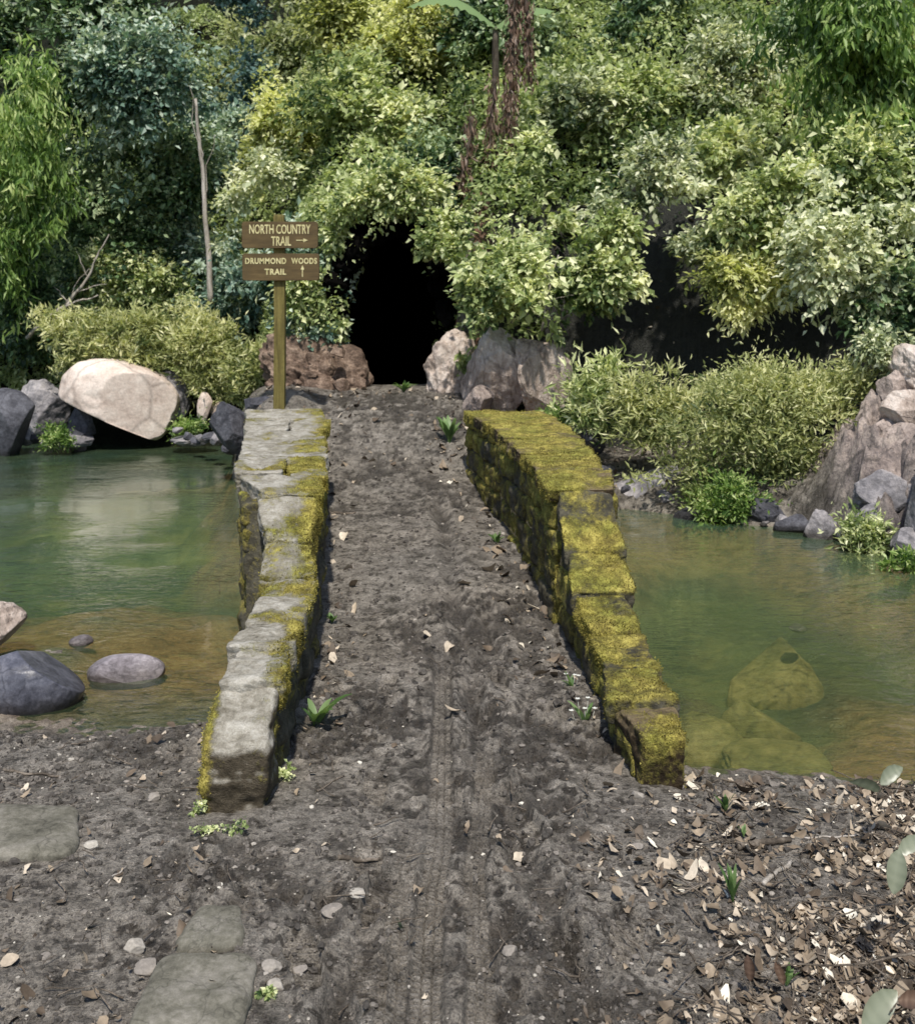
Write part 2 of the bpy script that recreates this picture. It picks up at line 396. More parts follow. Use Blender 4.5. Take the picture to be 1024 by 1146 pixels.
    g = G('dead_leaf'); c = g.ramp(g.attr('tone'), [(0.0, (.04, .03, .022)), (.35, (.12, .088, .06)), (.62, (.30, .235, .165)), (.85, (.52, .44, .34)), (1.0, (.74, .68, .56))]); n = g.noise(60, 4)
    M['dead_leaf'] = g.done(g.bsdf(g.mix(.5, c, g.ramp(n, [(.3, .45), (.7, 1.25)]), 'MULTIPLY'), .6, g.bump(n, .5, .005)))
    L = leaf_mat
    M['l_dark'] = L('leaf_dark', (.025, .06, .028), (.14, .23, .095), (.52, .60, .36), .22)
    M['l_teal'] = L('leaf_teal', (.04, .09, .07), (.20, .31, .235), (.64, .72, .58), .25)
    M['l_mid'] = L('leaf_mid', (.045, .09, .028), (.38, .46, .18), (.88, .89, .56), .33)
    M['l_grey'] = L('leaf_grey', (.06, .10, .045), (.46, .51, .30), (.90, .90, .68), .3)
    M['l_yellow'] = L('leaf_yellow', (.09, .12, .03), (.60, .63, .24), (.92, .91, .56), .4)
    M['l_bright'] = L('leaf_bright', (.05, .11, .025), (.26, .40, .10), (.70, .78, .36), .4)
    M['l_willow'] = L('leaf_willow', (.10, .14, .05), (.48, .51, .22), (.84, .82, .50), .35)
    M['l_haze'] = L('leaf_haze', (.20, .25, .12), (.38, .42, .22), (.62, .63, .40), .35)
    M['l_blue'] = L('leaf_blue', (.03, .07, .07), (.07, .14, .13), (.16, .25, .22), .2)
    M['l_brown'] = L('leaf_brown', (.04, .022, .015), (.16, .10, .07), (.38, .27, .2), .2)
    M['l_sprout'] = L('leaf_sprout', (.05, .10, .03), (.13, .23, .07), (.32, .44, .20), .35)
    M['l_olive'] = L('leaf_olive', (.07, .08, .055), (.14, .16, .105), (.26, .28, .2), .15, .35)
    M['petal'] = L('petal_white', (.5, .5, .45), (.7, .7, .65), (.85, .85, .8), .2)
make_materials()

# ------------------------------------------------------------------ terrain
IL = lambda Y: np.interp(Y, [3.4, 3.75, 4.15, 4.6, 5.42, 5.89, 7.36, 8.64, 9.4], [-.66, -.665, -.675, -.676, -.73, -.773, -.95, -1.11, -1.28])
IR = lambda Y: np.interp(Y, [3.4, 3.75, 4.15, 4.6, 5.42, 5.89, 6.36, 7.36, 8.64, 9.4], [.63, .636, .624, .624, .57, .507, .476, .35, .19, .06])
OL = lambda Y: np.interp(Y, [3.4, 3.78, 4.05, 4.5, 4.93, 5.44, 5.46, 6.65, 9.4], [-.86, -.868, -.852, -.88, -.926, -.945, -1.157, -1.39, -1.93])
OR = lambda Y: np.interp(Y, [3.4, 3.8, 4.2, 4.77, 5.25, 5.68, 5.72, 6.5, 7.6, 8.8, 9.4], [.81, .82, .84, .86, .85, .84, .9, .88, .85, .79, .74])
TL = lambda Y: np.interp(Y, [3.45, 3.7, 4.05, 4.5, 4.9, 5.15, 5.4, 5.5, 6.65, 8.3, 9.4], [.19, .35, .39, .37, .41, .53, .70, .765, .80, .82, .84])
TR = lambda Y: np.interp(Y, [3.6, 3.8, 4.15, 4.7, 5.2, 5.45, 5.66, 5.75, 6.6, 7.6, 8.8, 9.4], [.165, .18, .15, .165, .34, .47, .68, .755, .79, .82, .85, .84])
PZ = lambda Y: np.interp(Y, [0, 3.6, 4.2, 5.0, 5.8, 6.4, 7.4, 8.6, 9.3, 10, 10.8, 11.5, 13, 17], [0, 0, -.04, -.05, .0, .08, .14, .17, .28, .48, .72, .84, .87, .87])

SX = [-40, -8, -3.3, -3.05, -2.6, -2.1, -1.95, -1.5, .9, 1.05, 1.55, 2.87, 3.25, 5, 8, 40]
SY = [15, 14.7, 14.5, 14.2, 12, 9.9, 9.35, 9.2, 9.1, 9.3, 9.6, 8.6, 7.6, 6.6, 6, 6]
FX = [-40, -8, -4, -3, -2.2, -1.4, -.2, .0, .5, 1.2, 2, 3, 4, 6, 40]
FY = [15.6, 15.8, 16, 15.2, 13.2, 12.45, 12.3, 11.5, 11.4, 11.7, 11.7, 11.4, 10.8, 10.0, 9.0]

def macro(X, Y):
    X = np.asarray(X, float); Y = np.asarray(Y, float)
    wv = .18 * fbm2(X * .9 + 3, Y * .3, 3, 5)
    NS = np.interp(X, [-5, -2, -.9, -.5, .5, .85, 2, 5], [4.4, 4.5, 4.35, 4.3, 4.15, 4.1, 3.95, 3.75]) + wv * np.where(X < 0, 1.5, .7)
    S = np.interp(X, SX, SY) + .25 * fbm2(X * 1.3, Y * .2, 3, 8) * (np.abs(X + .5) > 2)
    d = Y - NS
    left = X < 0
    near = np.where(left, np.interp(d, [-1.2, -.4, 0, 1.7, 2.6, 4.5], [0, -.03, WZ, -.20, -.42, -.8]), np.interp(d, [-1.2, -.4, 0, .35, 1, 2.5, 4], [0, -.02, WZ - .01, -.28, -.48, -.65, -.8]))
    d2 = S - Y
    far = np.interp(d2, [0, .6, 1.5, 3], [WZ, -.3, -.5, -.85])
    bed = np.maximum(near, far)
    bed = bed + .10 * np.clip(fbm2(X * 1.3, Y * 1.3, 3, 21) * 2, -.5, 1) * sst(.4, 1.2, d) * sst(.4, 1.2, d2)
    t = Y - S
    RB = np.interp(X, [-4, -3, -2.2, -1.5, .9, 1.5, 3, 5], [.55, .85, 1.02, .98, .7, .35, .45, .5])
    bank = WZ + RB * (1 - np.exp(-np.maximum(t, 0) / .45))
    z = np.where(t > 0, bank, bed)
    fd = Y - (np.interp(X, FX, FY) + .35 * fbm2(X * .8, Y * .1, 3, 11) * (np.abs(X + .8) > .9))
    cl = np.interp(X, [-5, -2.4, -1.5, -.1, 1, 3, 6], [.7, .9, 1.7, 1.7, 2.0, 2.5, 1.6])
    hill = cl * sst(0, .7, fd) + np.interp(X, [-5, -1, 1], [.75, .8, .86]) * np.maximum(fd - .35, 0) + .5 * fbm2(X * .6, Y * .6, 3, 13) * sst(.5, 3, fd)
    z = z + hill
    rs = np.clip((X - 3.12 - .25 * fbm2(X * .7, Y * 1.6, 3, 66)) / 1.1, 0, 3) * sst(7.3, 8.3, Y + .25 * fbm2(X * 2, Y, 2, 67))
    rs = rs * sst(9.9, 9.2, Y - .15 * X + .45)
    z = np.where(rs > 0, np.maximum(z, WZ) , z)
    z = z + .5 * (1 - np.exp(-rs * 1.6)) + .22 * sst(.05, .5, rs) * (1 - 2 * np.abs(fbm2(X * 2.2, Y * 2.2 + z, 4, 68)))
    # the path strip over the bridge and up to the tunnel
    a = np.where(Y < 9.4, IL(Y) - .12, np.interp(Y, [9.4, 10.3, 12.4], [-1.4, -1.45, -1.4])); b = np.where(Y < 9.4, IR(Y) + .12, np.interp(Y, [9.4, 10.3, 12.4], [.15, .25, -.15]))
    e = np.where(Y < 9.4, .06, .28)
    w = sst(0, 1, (X - a) / e + 1) * sst(0, 1, (b - X) / e + 1) * sst(3.2, 3.9, Y) * sst(13.2, 12.95, Y)
    return z * (1 - w) + PZ(Y) * w

def seg_dist(X, Y, pts):
    """distance to a polyline and arclength along it"""
    best = np.full(X.shape, 9e9); al = np.zeros(X.shape); side = np.zeros(X.shape); s0 = 0
    for (x0, y0), (x1, y1) in zip(pts[:-1], pts[1:]):
        dx, dy = x1 - x0, y1 - y0; L = math.hypot(dx, dy)
        t = np.clip(((X - x0) * dx + (Y - y0) * dy) / L ** 2, 0, 1)
        D = np.hypot(X - x0 - t * dx, Y - y0 - t * dy); k = D < best
        best = np.where(k, D, best); al = np.where(k, s0 + t * L, al)
        side = np.where(k, np.sign((X - x0) * dy - (Y - y0) * dx), side); s0 += L
    return best, al, side

def gp(px, py):
    Y = F * EYE / (py - HY); return ((px - CX) / F * Y, Y)

TRACK = [gp(478, 1320), gp(476, 1146), gp(480, 1040), gp(490, 930), gp(495, 850), gp(497, 790), gp(497, 745), gp(490, 700)]
TRACK2 = [gp(536, 1250), gp(538, 1100), gp(530, 980), gp(540, 880), gp(545, 820)]
TRACK3 = [gp(425, 1320), gp(436, 1146), gp(446, 1020), gp(462, 900)]
RUTS = [[gp(515, 830), gp(560, 900), gp(610, 1000), gp(650, 1090), gp(640, 1200)], [gp(545, 1146), gp(600, 1100), gp(640, 1060)], [gp(520, 720), gp(505, 650), gp(490, 580)], [gp(545, 870), gp(540, 760), gp(548, 680)], [gp(380, 1146), gp(405, 1060), gp(440, 1000)]]
FEET = [(412, 965, .1), (425, 1010, -.2), (415, 1098, .15), (420, 880, .1), (432, 760, 0), (340, 1080, .3), (590, 930, .3), (700, 1050, -.3), (470, 620, 0), (560, 760, .2)]

def micro(X, Y, Z):
    land = sst(WZ - .05, WZ + .06, Z)
    k1 = fbm2(X * 2.1, Y * 2.1, 4, 31)
    k2 = fbm2(X * 8, Y * 8, 4, 32)
    rid = 1 - np.abs(fbm2(X * 13, Y * 13, 3, 33)) * 2.4
    k3 = fbm2(X * 34, Y * 34, 3, 34)
    churn = sst(-.15, .45, fbm2(X * 1.4 + 4, Y * 1.4, 3, 35) + .25 * np.exp(-((X - .28) / .3) ** 2) * (Y < 4.5))
    h = .024 * k1 + .021 * k2 * (.25 + churn) + .020 * np.clip(rid, -1, 1) * churn + .0075 * k3 * (.3 + churn)
    wet = np.maximum(sst(.05, .7, -k2 * 1.3 + churn * .6 - .2 - k1 * .3) * .8, sst(.12, .42, -k3 - .08 + churn * .25) * .9)
    for i, R in enumerate(RUTS):
        D, al, sd = seg_dist(X + .05 * k2 + .06 * k1, Y, R)
        g_ = np.exp(-(D / .045) ** 2) * (.35 + .65 * sst(-.2, .3, fbm2(X * 6, Y * 6, 2, 61 + i))); h = h - .036 * g_ + .013 * np.exp(-((D - .085) / .03) ** 2); wet = np.maximum(wet, g_ * .85)
    for T_, hw, dp in ((TRACK, .038, 1.0), (TRACK2, .032, .8), (TRACK3, .034, .7)):
        D, al, sd = seg_dist(X + .003 * k3 + .012 * k1, Y, T_)
        ins = sst(hw + .006, hw - .004, D)
        u = D / hw
        us = u * sd; ph = np.where(np.abs(us) < .34, 0, np.where(us > 0, 2.1, 4.2)); lug = np.sin(2 * PI * al / .0185 + ph + .9 * u + .7 * k1); lug = sst(-.35, .35, lug)
        gro = sst(.10, .03, np.abs(u - .34))
        lug = lug * (1 - .55 * gro); prof = -.016 + .014 * lug
        fade = dp * sst(.02, .3, al.max() - al) * (.8 + .2 * sst(-.3, .2, k1))
        h = h * (1 - ins * fade * .93) + ins * fade * (prof + .25 * h)
        h = h + .005 * dp * (.5 + k2) * np.exp(-((D - hw - .018) / .014) ** 2)
        wet = np.maximum(wet * (1 - ins * fade * .9), ins * fade * (1 - lug) * .6)  # gaps between the lugs darkened: groove shade painted through this mask
        wet = np.maximum(wet, .7 * dp * fade * np.exp(-((D - hw - .006) / .007) ** 2) * sst(-.5, .3, k2))
    for (px, py, a) in FEET:
        x0, y0 = gp(px, py); ca, sa = math.cos(a), math.sin(a)
        u = (X - x0) * ca + (Y - y0) * sa; v = -(X - x0) * sa + (Y - y0) * ca
        r = (np.abs(u) / (.045 + .008 * np.sin(v * 14))) ** 3 + (np.abs(v) / .13) ** 3
        ins = sst(1.2, .8, r)
        h = h * (1 - .75 * ins) + ins * (-.012 + .006 * np.sin(2 * PI * v / .024 + 2.5 * np.sin(u * 40))) + .007 * np.exp(-((r - 1.35) / .4) ** 2)
    fade = sst(14, 6, Y) * .6 + .4
    return h * (land * .95 + .25) * fade, wet * land

def make_ground():
    ys = np.concatenate([np.linspace(2300, 1200, 110)[:-1], np.linspace(1200, 500, 1150)[:-1], np.linspace(500, 430, 90)])
    Yr = F * EYE / (ys - HY); Yr = Yr[Yr < 12.62]; Yr = np.append(Yr[Yr < 9.5], np.linspace(9.5, 12.9, 80))
    u = np.linspace(-1, 1, 860); u = u * .78 + .22 * u ** 3
    Y, U = np.meshgrid(Yr, u, indexing='ij')
    X = U * (.62 * Y + .7)
    Z0 = macro(X, Y); dz, wet = micro(X, Y, Z0)
    cx = np.abs(fbm2(X * 3, Y * 3, 4, 77))
    rocky = sst(.75, 1.4, Z0) * sst(9.4, 10.5, Y)
    rockm = sst(3.05, 3.4, X + .2 * cx) * sst(7.0, 7.6, Y) * sst(10.2, 9.6, Y) * sst(WZ - .02, WZ + .1, Z0)
    Z = Z0 + dz + rockm * (.34 * (.5 - 2.2 * np.abs(fbm2(X * 2.6, Y * 2.6, 5, 79, .6))) + .05 * np.round(3 * fbm2(X * 4, Y * 4, 3, 80))) + rocky * .06 * (fbm2(X * 6, Y * 6, 4, 78))
    dep = WZ - Z0
    bed = sst(.22, .5, dep + .08 * fbm2(X, Y, 3, 41)) * np.where(X < 0, 1, .9)
    sand = sst(-.01, .06, dep)
    red = sst(9.6, 10.4, Y) * sst(.9, .99, Z0 + .05 * fbm2(X * 4, Y * 4, 3, 55)) * (X < 0) + sst(10, 11, Y) * (X > .2)
    red = red * (X < 1.0)
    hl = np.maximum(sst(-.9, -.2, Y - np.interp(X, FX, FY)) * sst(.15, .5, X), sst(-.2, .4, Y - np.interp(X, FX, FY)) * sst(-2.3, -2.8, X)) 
    zone = np.stack([bed, sand, np.clip(red, 0, 1)], -1).reshape(-1, 3)
    nr, nc = X.shape; i = np.arange(nr * nc).reshape(nr, nc)
    Q = np.stack([i[:-1, :-1], i[:-1, 1:], i[1:, 1:], i[1:, :-1]], -1).reshape(-1, 4)
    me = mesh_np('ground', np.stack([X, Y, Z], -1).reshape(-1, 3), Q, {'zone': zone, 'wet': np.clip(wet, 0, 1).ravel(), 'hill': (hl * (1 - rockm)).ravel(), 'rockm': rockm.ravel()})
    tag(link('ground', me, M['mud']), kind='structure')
    # coarse terrain: everything outside the fine sheet, up the valley sides
    xs = np.linspace(-22, 22, 340); ysr = np.concatenate([np.linspace(-6, 2, 12)[:-1], np.linspace(2, 11.8, 70)[:-1], np.linspace(11.8, 17, 90)[:-1], np.linspace(17, 48, 80)])
    Y, X = np.meshgrid(ysr, xs, indexing='ij'); Z = macro(X, Y)
    ins = (np.abs(X) < .62 * Y + .55) & (Y > .95) & (Y < 12.5)
    Z = Z - np.where(ins, .35, .02) - .25 * (Y < .95) * (Y > .3)
    i = np.arange(X.size).reshape(X.shape)
    Q = np.stack([i[:-1, :-1], i[:-1, 1:], i[1:, 1:], i[1:, :-1]], -1).reshape(-1, 4)
    V = np.stack([X, Y, Z], -1).reshape(-1, 3); c = V[Q].mean(1)
    hole = (np.abs(c[:, 0] + .81) < .56) & (c[:, 2] < 2.75) & (c[:, 1] > 12.0) & (c[:, 1] < 16)
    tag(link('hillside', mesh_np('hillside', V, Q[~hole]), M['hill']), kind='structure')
    # water sheet
    V = [(-22, 3.3, WZ), (22, 3.3, WZ), (22, 17, WZ), (-22, 17, WZ)]
    tag(link('water', mesh_np('water', V, np.array([[0, 1, 2, 3]])), M['water']), kind='structure')
make_ground()
def gz(X, Y):
    z = macro(X, Y); return z + micro(np.asarray(X, float), np.asarray(Y, float), z)[0]
def gzs(x, y): return float(gz(np.array([x]), np.array([y]))[0])
def on_ground(px, py):
    """march the view ray down onto the terrain -> world point"""
    Ys = np.linspace(1.2, 40, 2500); X = (px - CX) / F * Ys; Z = EYE - (py - HY) / F * Ys
    k = np.argmax(macro(X, Ys) > Z); Y = Ys[k] if k else 20.
    return np.array([(px - CX) / F * Y, Y, float(macro(np.array([(px - CX) / F * Y]), np.array([Y]))[0])])

# ------------------------------------------------------------------ the bridge
def moss_attr(V, N, base, up, seed):
    return np.clip(base + up * np.clip(N[:, 2], 0, 1) + .75 * fbm3(V[:, 0] * 5, V[:, 1] * 5, V[:, 2] * 5, 4, seed), 0, 1)

def tufts(VN, n, seed, size=.011):
    """moss blades on the surface points where moss is thick; VN = (V, N, moss)"""
    r = np.random.default_rng(seed)
    V, N, m = VN; w = np.clip(m - .45, 0, 1); w /= w.sum()
    k = r.choice(len(V), n, p=w)
    P = V[k] + r.normal(0, .011, (n, 3)) * (1 - np.abs(N[k]))
    d = N[k] * .8 + r.normal(0, .55, (n, 3)) + np.array([0, 0, .25]); d /= np.linalg.norm(d, axis=1)[:, None]
    s = np.cross(d, r.normal(size=(n, 3))); s /= np.linalg.norm(s, axis=1)[:, None]
    L = size * r.uniform(.5, 1.5, n)[:, None]
    VV = np.stack([P - s * L * .3, P + s * L * .3, P + d * L], 1).reshape(-1, 3)
    tone = np.repeat(np.clip(.42 + .45 * fbm3(P[:, 0] * 2.5, P[:, 1] * 2.5, P[:, 2] * 2.5, 2, 6) + .5 * fbm3(P[:, 0] * 9, P[:, 1] * 9, P[:, 2] * 9, 3, seed) + r.normal(0, .15, n), 0, 1), 3)
    return mesh_np('moss', VV, np.arange(3 * n).reshape(-1, 3), {'tone': tone}, False)

def make_bridge():
    root = tag(empty('stone_bridge', (0, 6.2, 0)), 'narrow old stone footbridge with mossy parapets carrying the muddy path over the pool', 'bridge')
    org = np.array([0, 6.2, 0])
    def wall(side, I, O, T, y0, y1, cuts, ystep, lab, mossb, mossup):
        r = random.Random(3 if side < 0 else 4)
        body = Bag(); MV = []; MN = []; MM = []
        def corners(ya, yb, za, zb, jit=.012, grow=0):
            xi = lambda y: float(I(y)) + side * -grow; xo = lambda y: float(O(y)) + side * grow
            j = lambda: r.uniform(-jit, jit)
            ya2, yb2 = ya, yb
            A = (xo(ya2), ya) if side < 0 else (xi(ya2), ya); B_ = (xi(ya2), ya) if side < 0 else (xo(ya2), ya)
            C_ = (xi(yb2), yb) if side < 0 else (xo(yb2), yb); D = (xo(yb2), yb) if side < 0 else (xi(yb2), yb)
            bot = [(p[0] + j(), p[1], z) for p, z in zip((A, B_, C_, D), za)]; top = [(b[0] + j() * .5, b[1], z) for b, z in zip(bot, zb)]
            return bot, top
        # core so that no joint shows daylight
        ysr = np.linspace(y0 + .12, y1 - .05, 60)
        Xi, Xo, Tz = I(ysr) + side * .03, O(ysr) - side * .035, T(ysr) - .09
        V = np.concatenate([np.stack([Xi, ysr, ysr * 0 - .75], 1), np.stack([Xi, ysr, Tz], 1), np.stack([Xo, ysr, Tz], 1), np.stack([Xo, ysr, ysr * 0 - .75], 1)])
        n = 60; Q = []
        for a in range(3):
            k = np.arange(n - 1); Q.append(np.stack([a * n + k, a * n + k + 1, (a + 1) * n + k + 1, (a + 1) * n + k], 1))
        Q.append(np.array([[0, n, 2 * n, 3 * n], [n - 1, 2 * n - 1, 3 * n - 1, 4 * n - 1]]))
        body.add(V - org, Q=np.concatenate(Q), moss=.35)
        # courses
        zc = -.6; ci = 0
        while zc < .8:
            hgt = r.uniform(.08, .20); y = y0 + (.08 if ci % 2 else 0) + .02
            while y < y1 - .02:
                L = r.uniform(.14, .50); ye = min(y + L, y1)
                for (s0, s1) in ((y, ye),):
                    if s0 < ystep < s1: ye = s1 = ystep
                    tz0, tz1 = float(T(s0 + .01)) - .075, float(T(s1 - .01)) - .075
                    if min(tz0, tz1) > zc + .03:
                        bot, top = corners(s0 + .004, s1 - .004, [zc] * 4, [min(zc + hgt, tz0)] * 2 + [min(zc + hgt, tz1)] * 2, .016)
                        V, Q, N = block(bot, top, 14, 9, .020, 7, r.randrange(999)); V[:, 2] += .045 * fbm3(V[:, 0], V[:, 1] * 2.3, V[:, 2] * 2, 2, 71) * sst(.0, .08, T(V[:, 1]) - .07 - V[:, 2]); V[:, 1] += .05 * fbm3(V[:, 0], V[:, 1] * 2, V[:, 2] * 5, 2, 72)
                        m = moss_attr(V, N, mossb + .22 * sst(-.35, .0, V[:, 2] - T(V[:, 1])) - .06, .2, 7)
                        body.add(V - org, Q=Q, moss=m); 
                        k = N[:, 2] < .5
                        MV.append(V); MN.append(N); MM.append(m * (V[:, 2] > -.05))
                y = ye
            zc += hgt; ci += 1
        # corbel carrying the wide part's outer overhang
        for q in range(4):
            zt = float(T(ystep + .05)) - .075 - q * .14; 
            if side > 0 and q > 2: break
            xo = float(O(ystep + .05)); ex = xo + side * (-.012 * q)
            xa, xb = sorted((ex, float(O(ystep - .05)) - side * .02))
            V, Q, N = block([(xa, ystep + .005, zt - .135), (xb, ystep + .005, zt - .135), (xb, ystep + .35, zt - .135), (xa, ystep + .35, zt - .135)], [(xa, ystep, zt), (xb, ystep, zt), (xb, ystep + .35, zt), (xa, ystep + .35, zt)], 12, 8, .01, 8, 50 + q)
            m = moss_attr(V, N, mossb, .1, 7); body.add(V - org, Q=Q, moss=m); MV.append(V); MN.append(N); MM.append(m)
        par = link('parapet', body.mesh('parapet'), M['stone_dark'], root); par['label'] = lab
        # coping stones
        for i, (a, b) in enumerate(zip(cuts[:-1], cuts[1:])):
            wide = a >= ystep - .01
            parts = ((0, .55), (.55, 1)) if (wide and side < 0 and i % 3 == 2) else ((0, 1),)
            for (f0, f1) in parts:
                za0, zb0 = float(T(a + .01)), float(T(b - .01)); dz = r.uniform(-.006, .012)
                th = r.uniform(.075, .1)
                if i == 0: th = .35
                lo = [za0 - th] * 2 + [zb0 - th - (.0 if i else .15)] * 2
                bot, top = corners(a - .002, b + .002, lo, [za0 + dz + r.uniform(-.008, .008), za0 + dz + r.uniform(-.008, .008), zb0 + dz + r.uniform(-.008, .008), zb0 + dz + r.uniform(-.008, .008)], .028, .014)
                lerp = lambda P: [tuple(np.array(P[0]) * (1 - f) + np.array(P[1]) * f) for f in (f0 + .006, f1 - .006)] + [tuple(np.array(P[3]) * (1 - f) + np.array(P[2]) * f) for f in (f1 - .006, f0 + .006)]
                if len(parts) > 1:
                    bot, top = lerp(bot), lerp(top); t_ = r.uniform(-.008, .008); top = [(x, y, z + t_) for x, y, z in top]
                V, Q, N = block(bot, top, 44, 16, .019, 6.5, r.randrange(999))
                if side > 0:
                    m = moss_attr(V, N, .40, .34 if i else .10, 9)
                    if wide: m = np.clip(m + .16, 0, 1)
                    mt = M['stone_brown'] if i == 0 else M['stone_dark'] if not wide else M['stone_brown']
                else:
                    # moss creeps from the inner edge over pale stone
                    e = (V[:, 0] - O(V[:, 1])) / (I(V[:, 1]) - O(V[:, 1]))
                    m = moss_attr(V, N, .14 + .42 * sst(.45, 1, e) + (.16 if 4.9 < a < 6.2 else 0), .02, 9)
                    if i == 0: m = np.clip(m * .5 + .55 * sst(.25, .02, e), 0, 1)
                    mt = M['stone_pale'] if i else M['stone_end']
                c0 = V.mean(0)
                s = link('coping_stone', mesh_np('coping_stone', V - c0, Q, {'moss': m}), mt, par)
                s.location = c0 - org
                MV.append(V); MN.append(N); MM.append(m)
        V = np.concatenate(MV); N = np.concatenate(MN); m_ = np.concatenate(MM)
        mo = tufts((V - org, N, m_), 70000, 5, .0075)
        mm = link('moss', mo, M['moss'], par)
    wall(-1, IL, OL, TL, 3.5, 9.4, [3.46, 3.70, 3.98, 4.32, 4.66, 4.93, 5.17, 5.45, 5.85, 6.5, 7.1, 7.9, 8.6, 9.42], 5.45, 'left parapet with pale grey slab tops and moss along the path side', .46, .0)
    wall(1, IR, OR, TR, 3.72, 9.4, [3.68, 4.0, 4.4, 4.78, 5.1, 5.4, 5.70, 6.15, 6.7, 7.4, 8.2, 8.9, 9.42], 5.70, 'right parapet thickly covered in yellow green moss', .58, .2)
make_bridge()

# ------------------------------------------------------------------ foliage
def leaves(P, D, UP, L, W, tone, fold=.25):
    """n leaves: rhombus folded along the midrib. P base, D direction, UP approx normal"""
    D = D / (np.linalg.norm(D, axis=1)[:, None] + 1e-9)
    S = np.cross(D, UP); S /= np.linalg.norm(S, axis=1)[:, None] + 1e-9
    Nn = np.cross(S, D)
    L = L[:, None]; W = W[:, None]
    tip = P + D * L - Nn * L * .12; md = P + D * L * .45
    a = md + S * W + Nn * W * fold; b = md - S * W + Nn * W * fold
    V = np.stack([P, a, tip, b], 1).reshape(-1, 3)
    k = np.arange(len(P)) * 4
    T = np.concatenate([np.stack([k, k + 1, k + 2], 1), np.stack([k, k + 2, k + 3], 1)])
    return V, T, np.repeat(tone, 4)

def keep_out(P):
    """nothing grows in the tunnel mouth or over the path"""
    t = (((P[:, 0] + .81) / .53) ** 2 + ((P[:, 2] - 1.68) / .92) ** 2 < 1.0 + .25 * fbm2(P[:, 0] * 6, P[:, 2] * 6, 2, 3)) | ((np.abs(P[:, 0] + .81) < .52) & (P[:, 2] < 1.7))
    return ~(t & (P[:, 1] > 9) & (P[:, 1] < 13.2)) & ~((P[:, 1] < 12.0) & (P[:, 1] > 9) & (P[:, 0] > -1.45) & (P[:, 0] < -.1) & (P[:, 2] < 2.4))

def foliage(c, r, n, ll, lw, seed, style='broad', lump=.28, csize=None, back=.35):
    rg = np.random.default_rng(seed); c = np.asarray(c, float); r = np.asarray(r, float)
    per = 30; nc = max(6, n // per)
    d = rg.normal(size=(nc * 2, 3)); d /= np.linalg.norm(d, axis=1)[:, None]
    keep = (d[:, 1] < .25) | (rg.random(nc * 2) < back); d = d[keep][:nc]; nc = len(d)
    rad = rg.uniform(.12, 1.15, nc) ** .7
    rad = rad * (1 + lump * 1.8 * fbm3(d[:, 0] * 1.8 + seed, d[:, 1] * 1.8, d[:, 2] * 1.8, 3, seed))
    nl = 9; lo = rg.normal(size=(nl, 3)); lo /= np.linalg.norm(lo, axis=1)[:, None]; lo[:, 1] = -np.abs(lo[:, 1]) * .6
    ls = rg.uniform(.28, .66, nl); li = rg.integers(0, nl, nc)
    C = c + (lo[li] * (1.12 - ls[li])[:, None] + d * rad[:, None] * ls[li][:, None] * (1 + .35 * (rg.random(nc) < .16) * rg.random(nc))[:, None]) * r
    g_ = fbm3(C[:, 0] * 1.5 + seed, C[:, 1] * 1.5, C[:, 2] * 1.5, 2, 4) > (-9. if r.max() < .3 else .0 if style == 'broad' else -.22); C, d, li = C[g_], d[g_], li[g_]; nc = len(C)
    cs = csize or max(min(.12, .45 * float(np.mean(r))), .17 * float(np.mean(r)))
    ct = np.clip(.50 + .26 * rg.normal(size=nc) + .17 * rg.normal(size=nl)[li] + .30 * fbm3(C[:, 0] * .9, C[:, 1] * .9, C[:, 2] * .9, 2, seed) + .12 * d[:, 2], 0, 1)
    k = np.repeat(np.arange(nc), per); m = len(k)
    ax = rg.normal(size=(nc, 3)) * np.array([1, .8, .7]) + d * .9; ax /= np.linalg.norm(ax, axis=1)[:, None]; q = cs * rg.uniform(.6, 1.5, nc)
    off = ax[k] * (rg.normal(size=m) * .85 * q[k])[:, None] + rg.normal(size=(m, 3)) * (.30 * q[k])[:, None] * np.array([1, 1, .8])
    out = d[k] * r / r.max(); 
    P = C[k] + off
    o2 = off / (np.linalg.norm(off, axis=1)[:, None] + 1e-9)
    if style == 'droop': D = out * .25 + rg.normal(size=(m, 3)) * .42 + np.array([0, 0, -.9]); UP = out + np.array([0, -.4, .3]) + rg.normal(size=(m, 3)) * .45
    elif style == 'willow': D = o2 * .6 + out * .2 + rg.normal(size=(m, 3)) * .75 + np.array([0, 0, .22]); UP = rg.normal(size=(m, 3)) + np.array([0, -.5, .4])
    else: D = o2 * .6 + out * .3 + rg.normal(size=(m, 3)) * .5 + np.array([0, 0, -.22]); UP = np.array([-.2, -.35, 1.0]) + rg.normal(size=(m, 3)) * .5 + out * .35
    tone = np.clip(ct[k] + rg.normal(size=m) * .16, 0, 1)
    sz = rg.uniform(.45, 1.4, m) * (rg.uniform(.75, 1.25, nc))[k]
    kk = keep_out(P)
    P, D, UP, tone, sz = P[kk], D[kk], UP[kk], tone[kk], sz[kk]
    return leaves(P, D, UP, ll * sz, lw * sz, tone) + (C,)

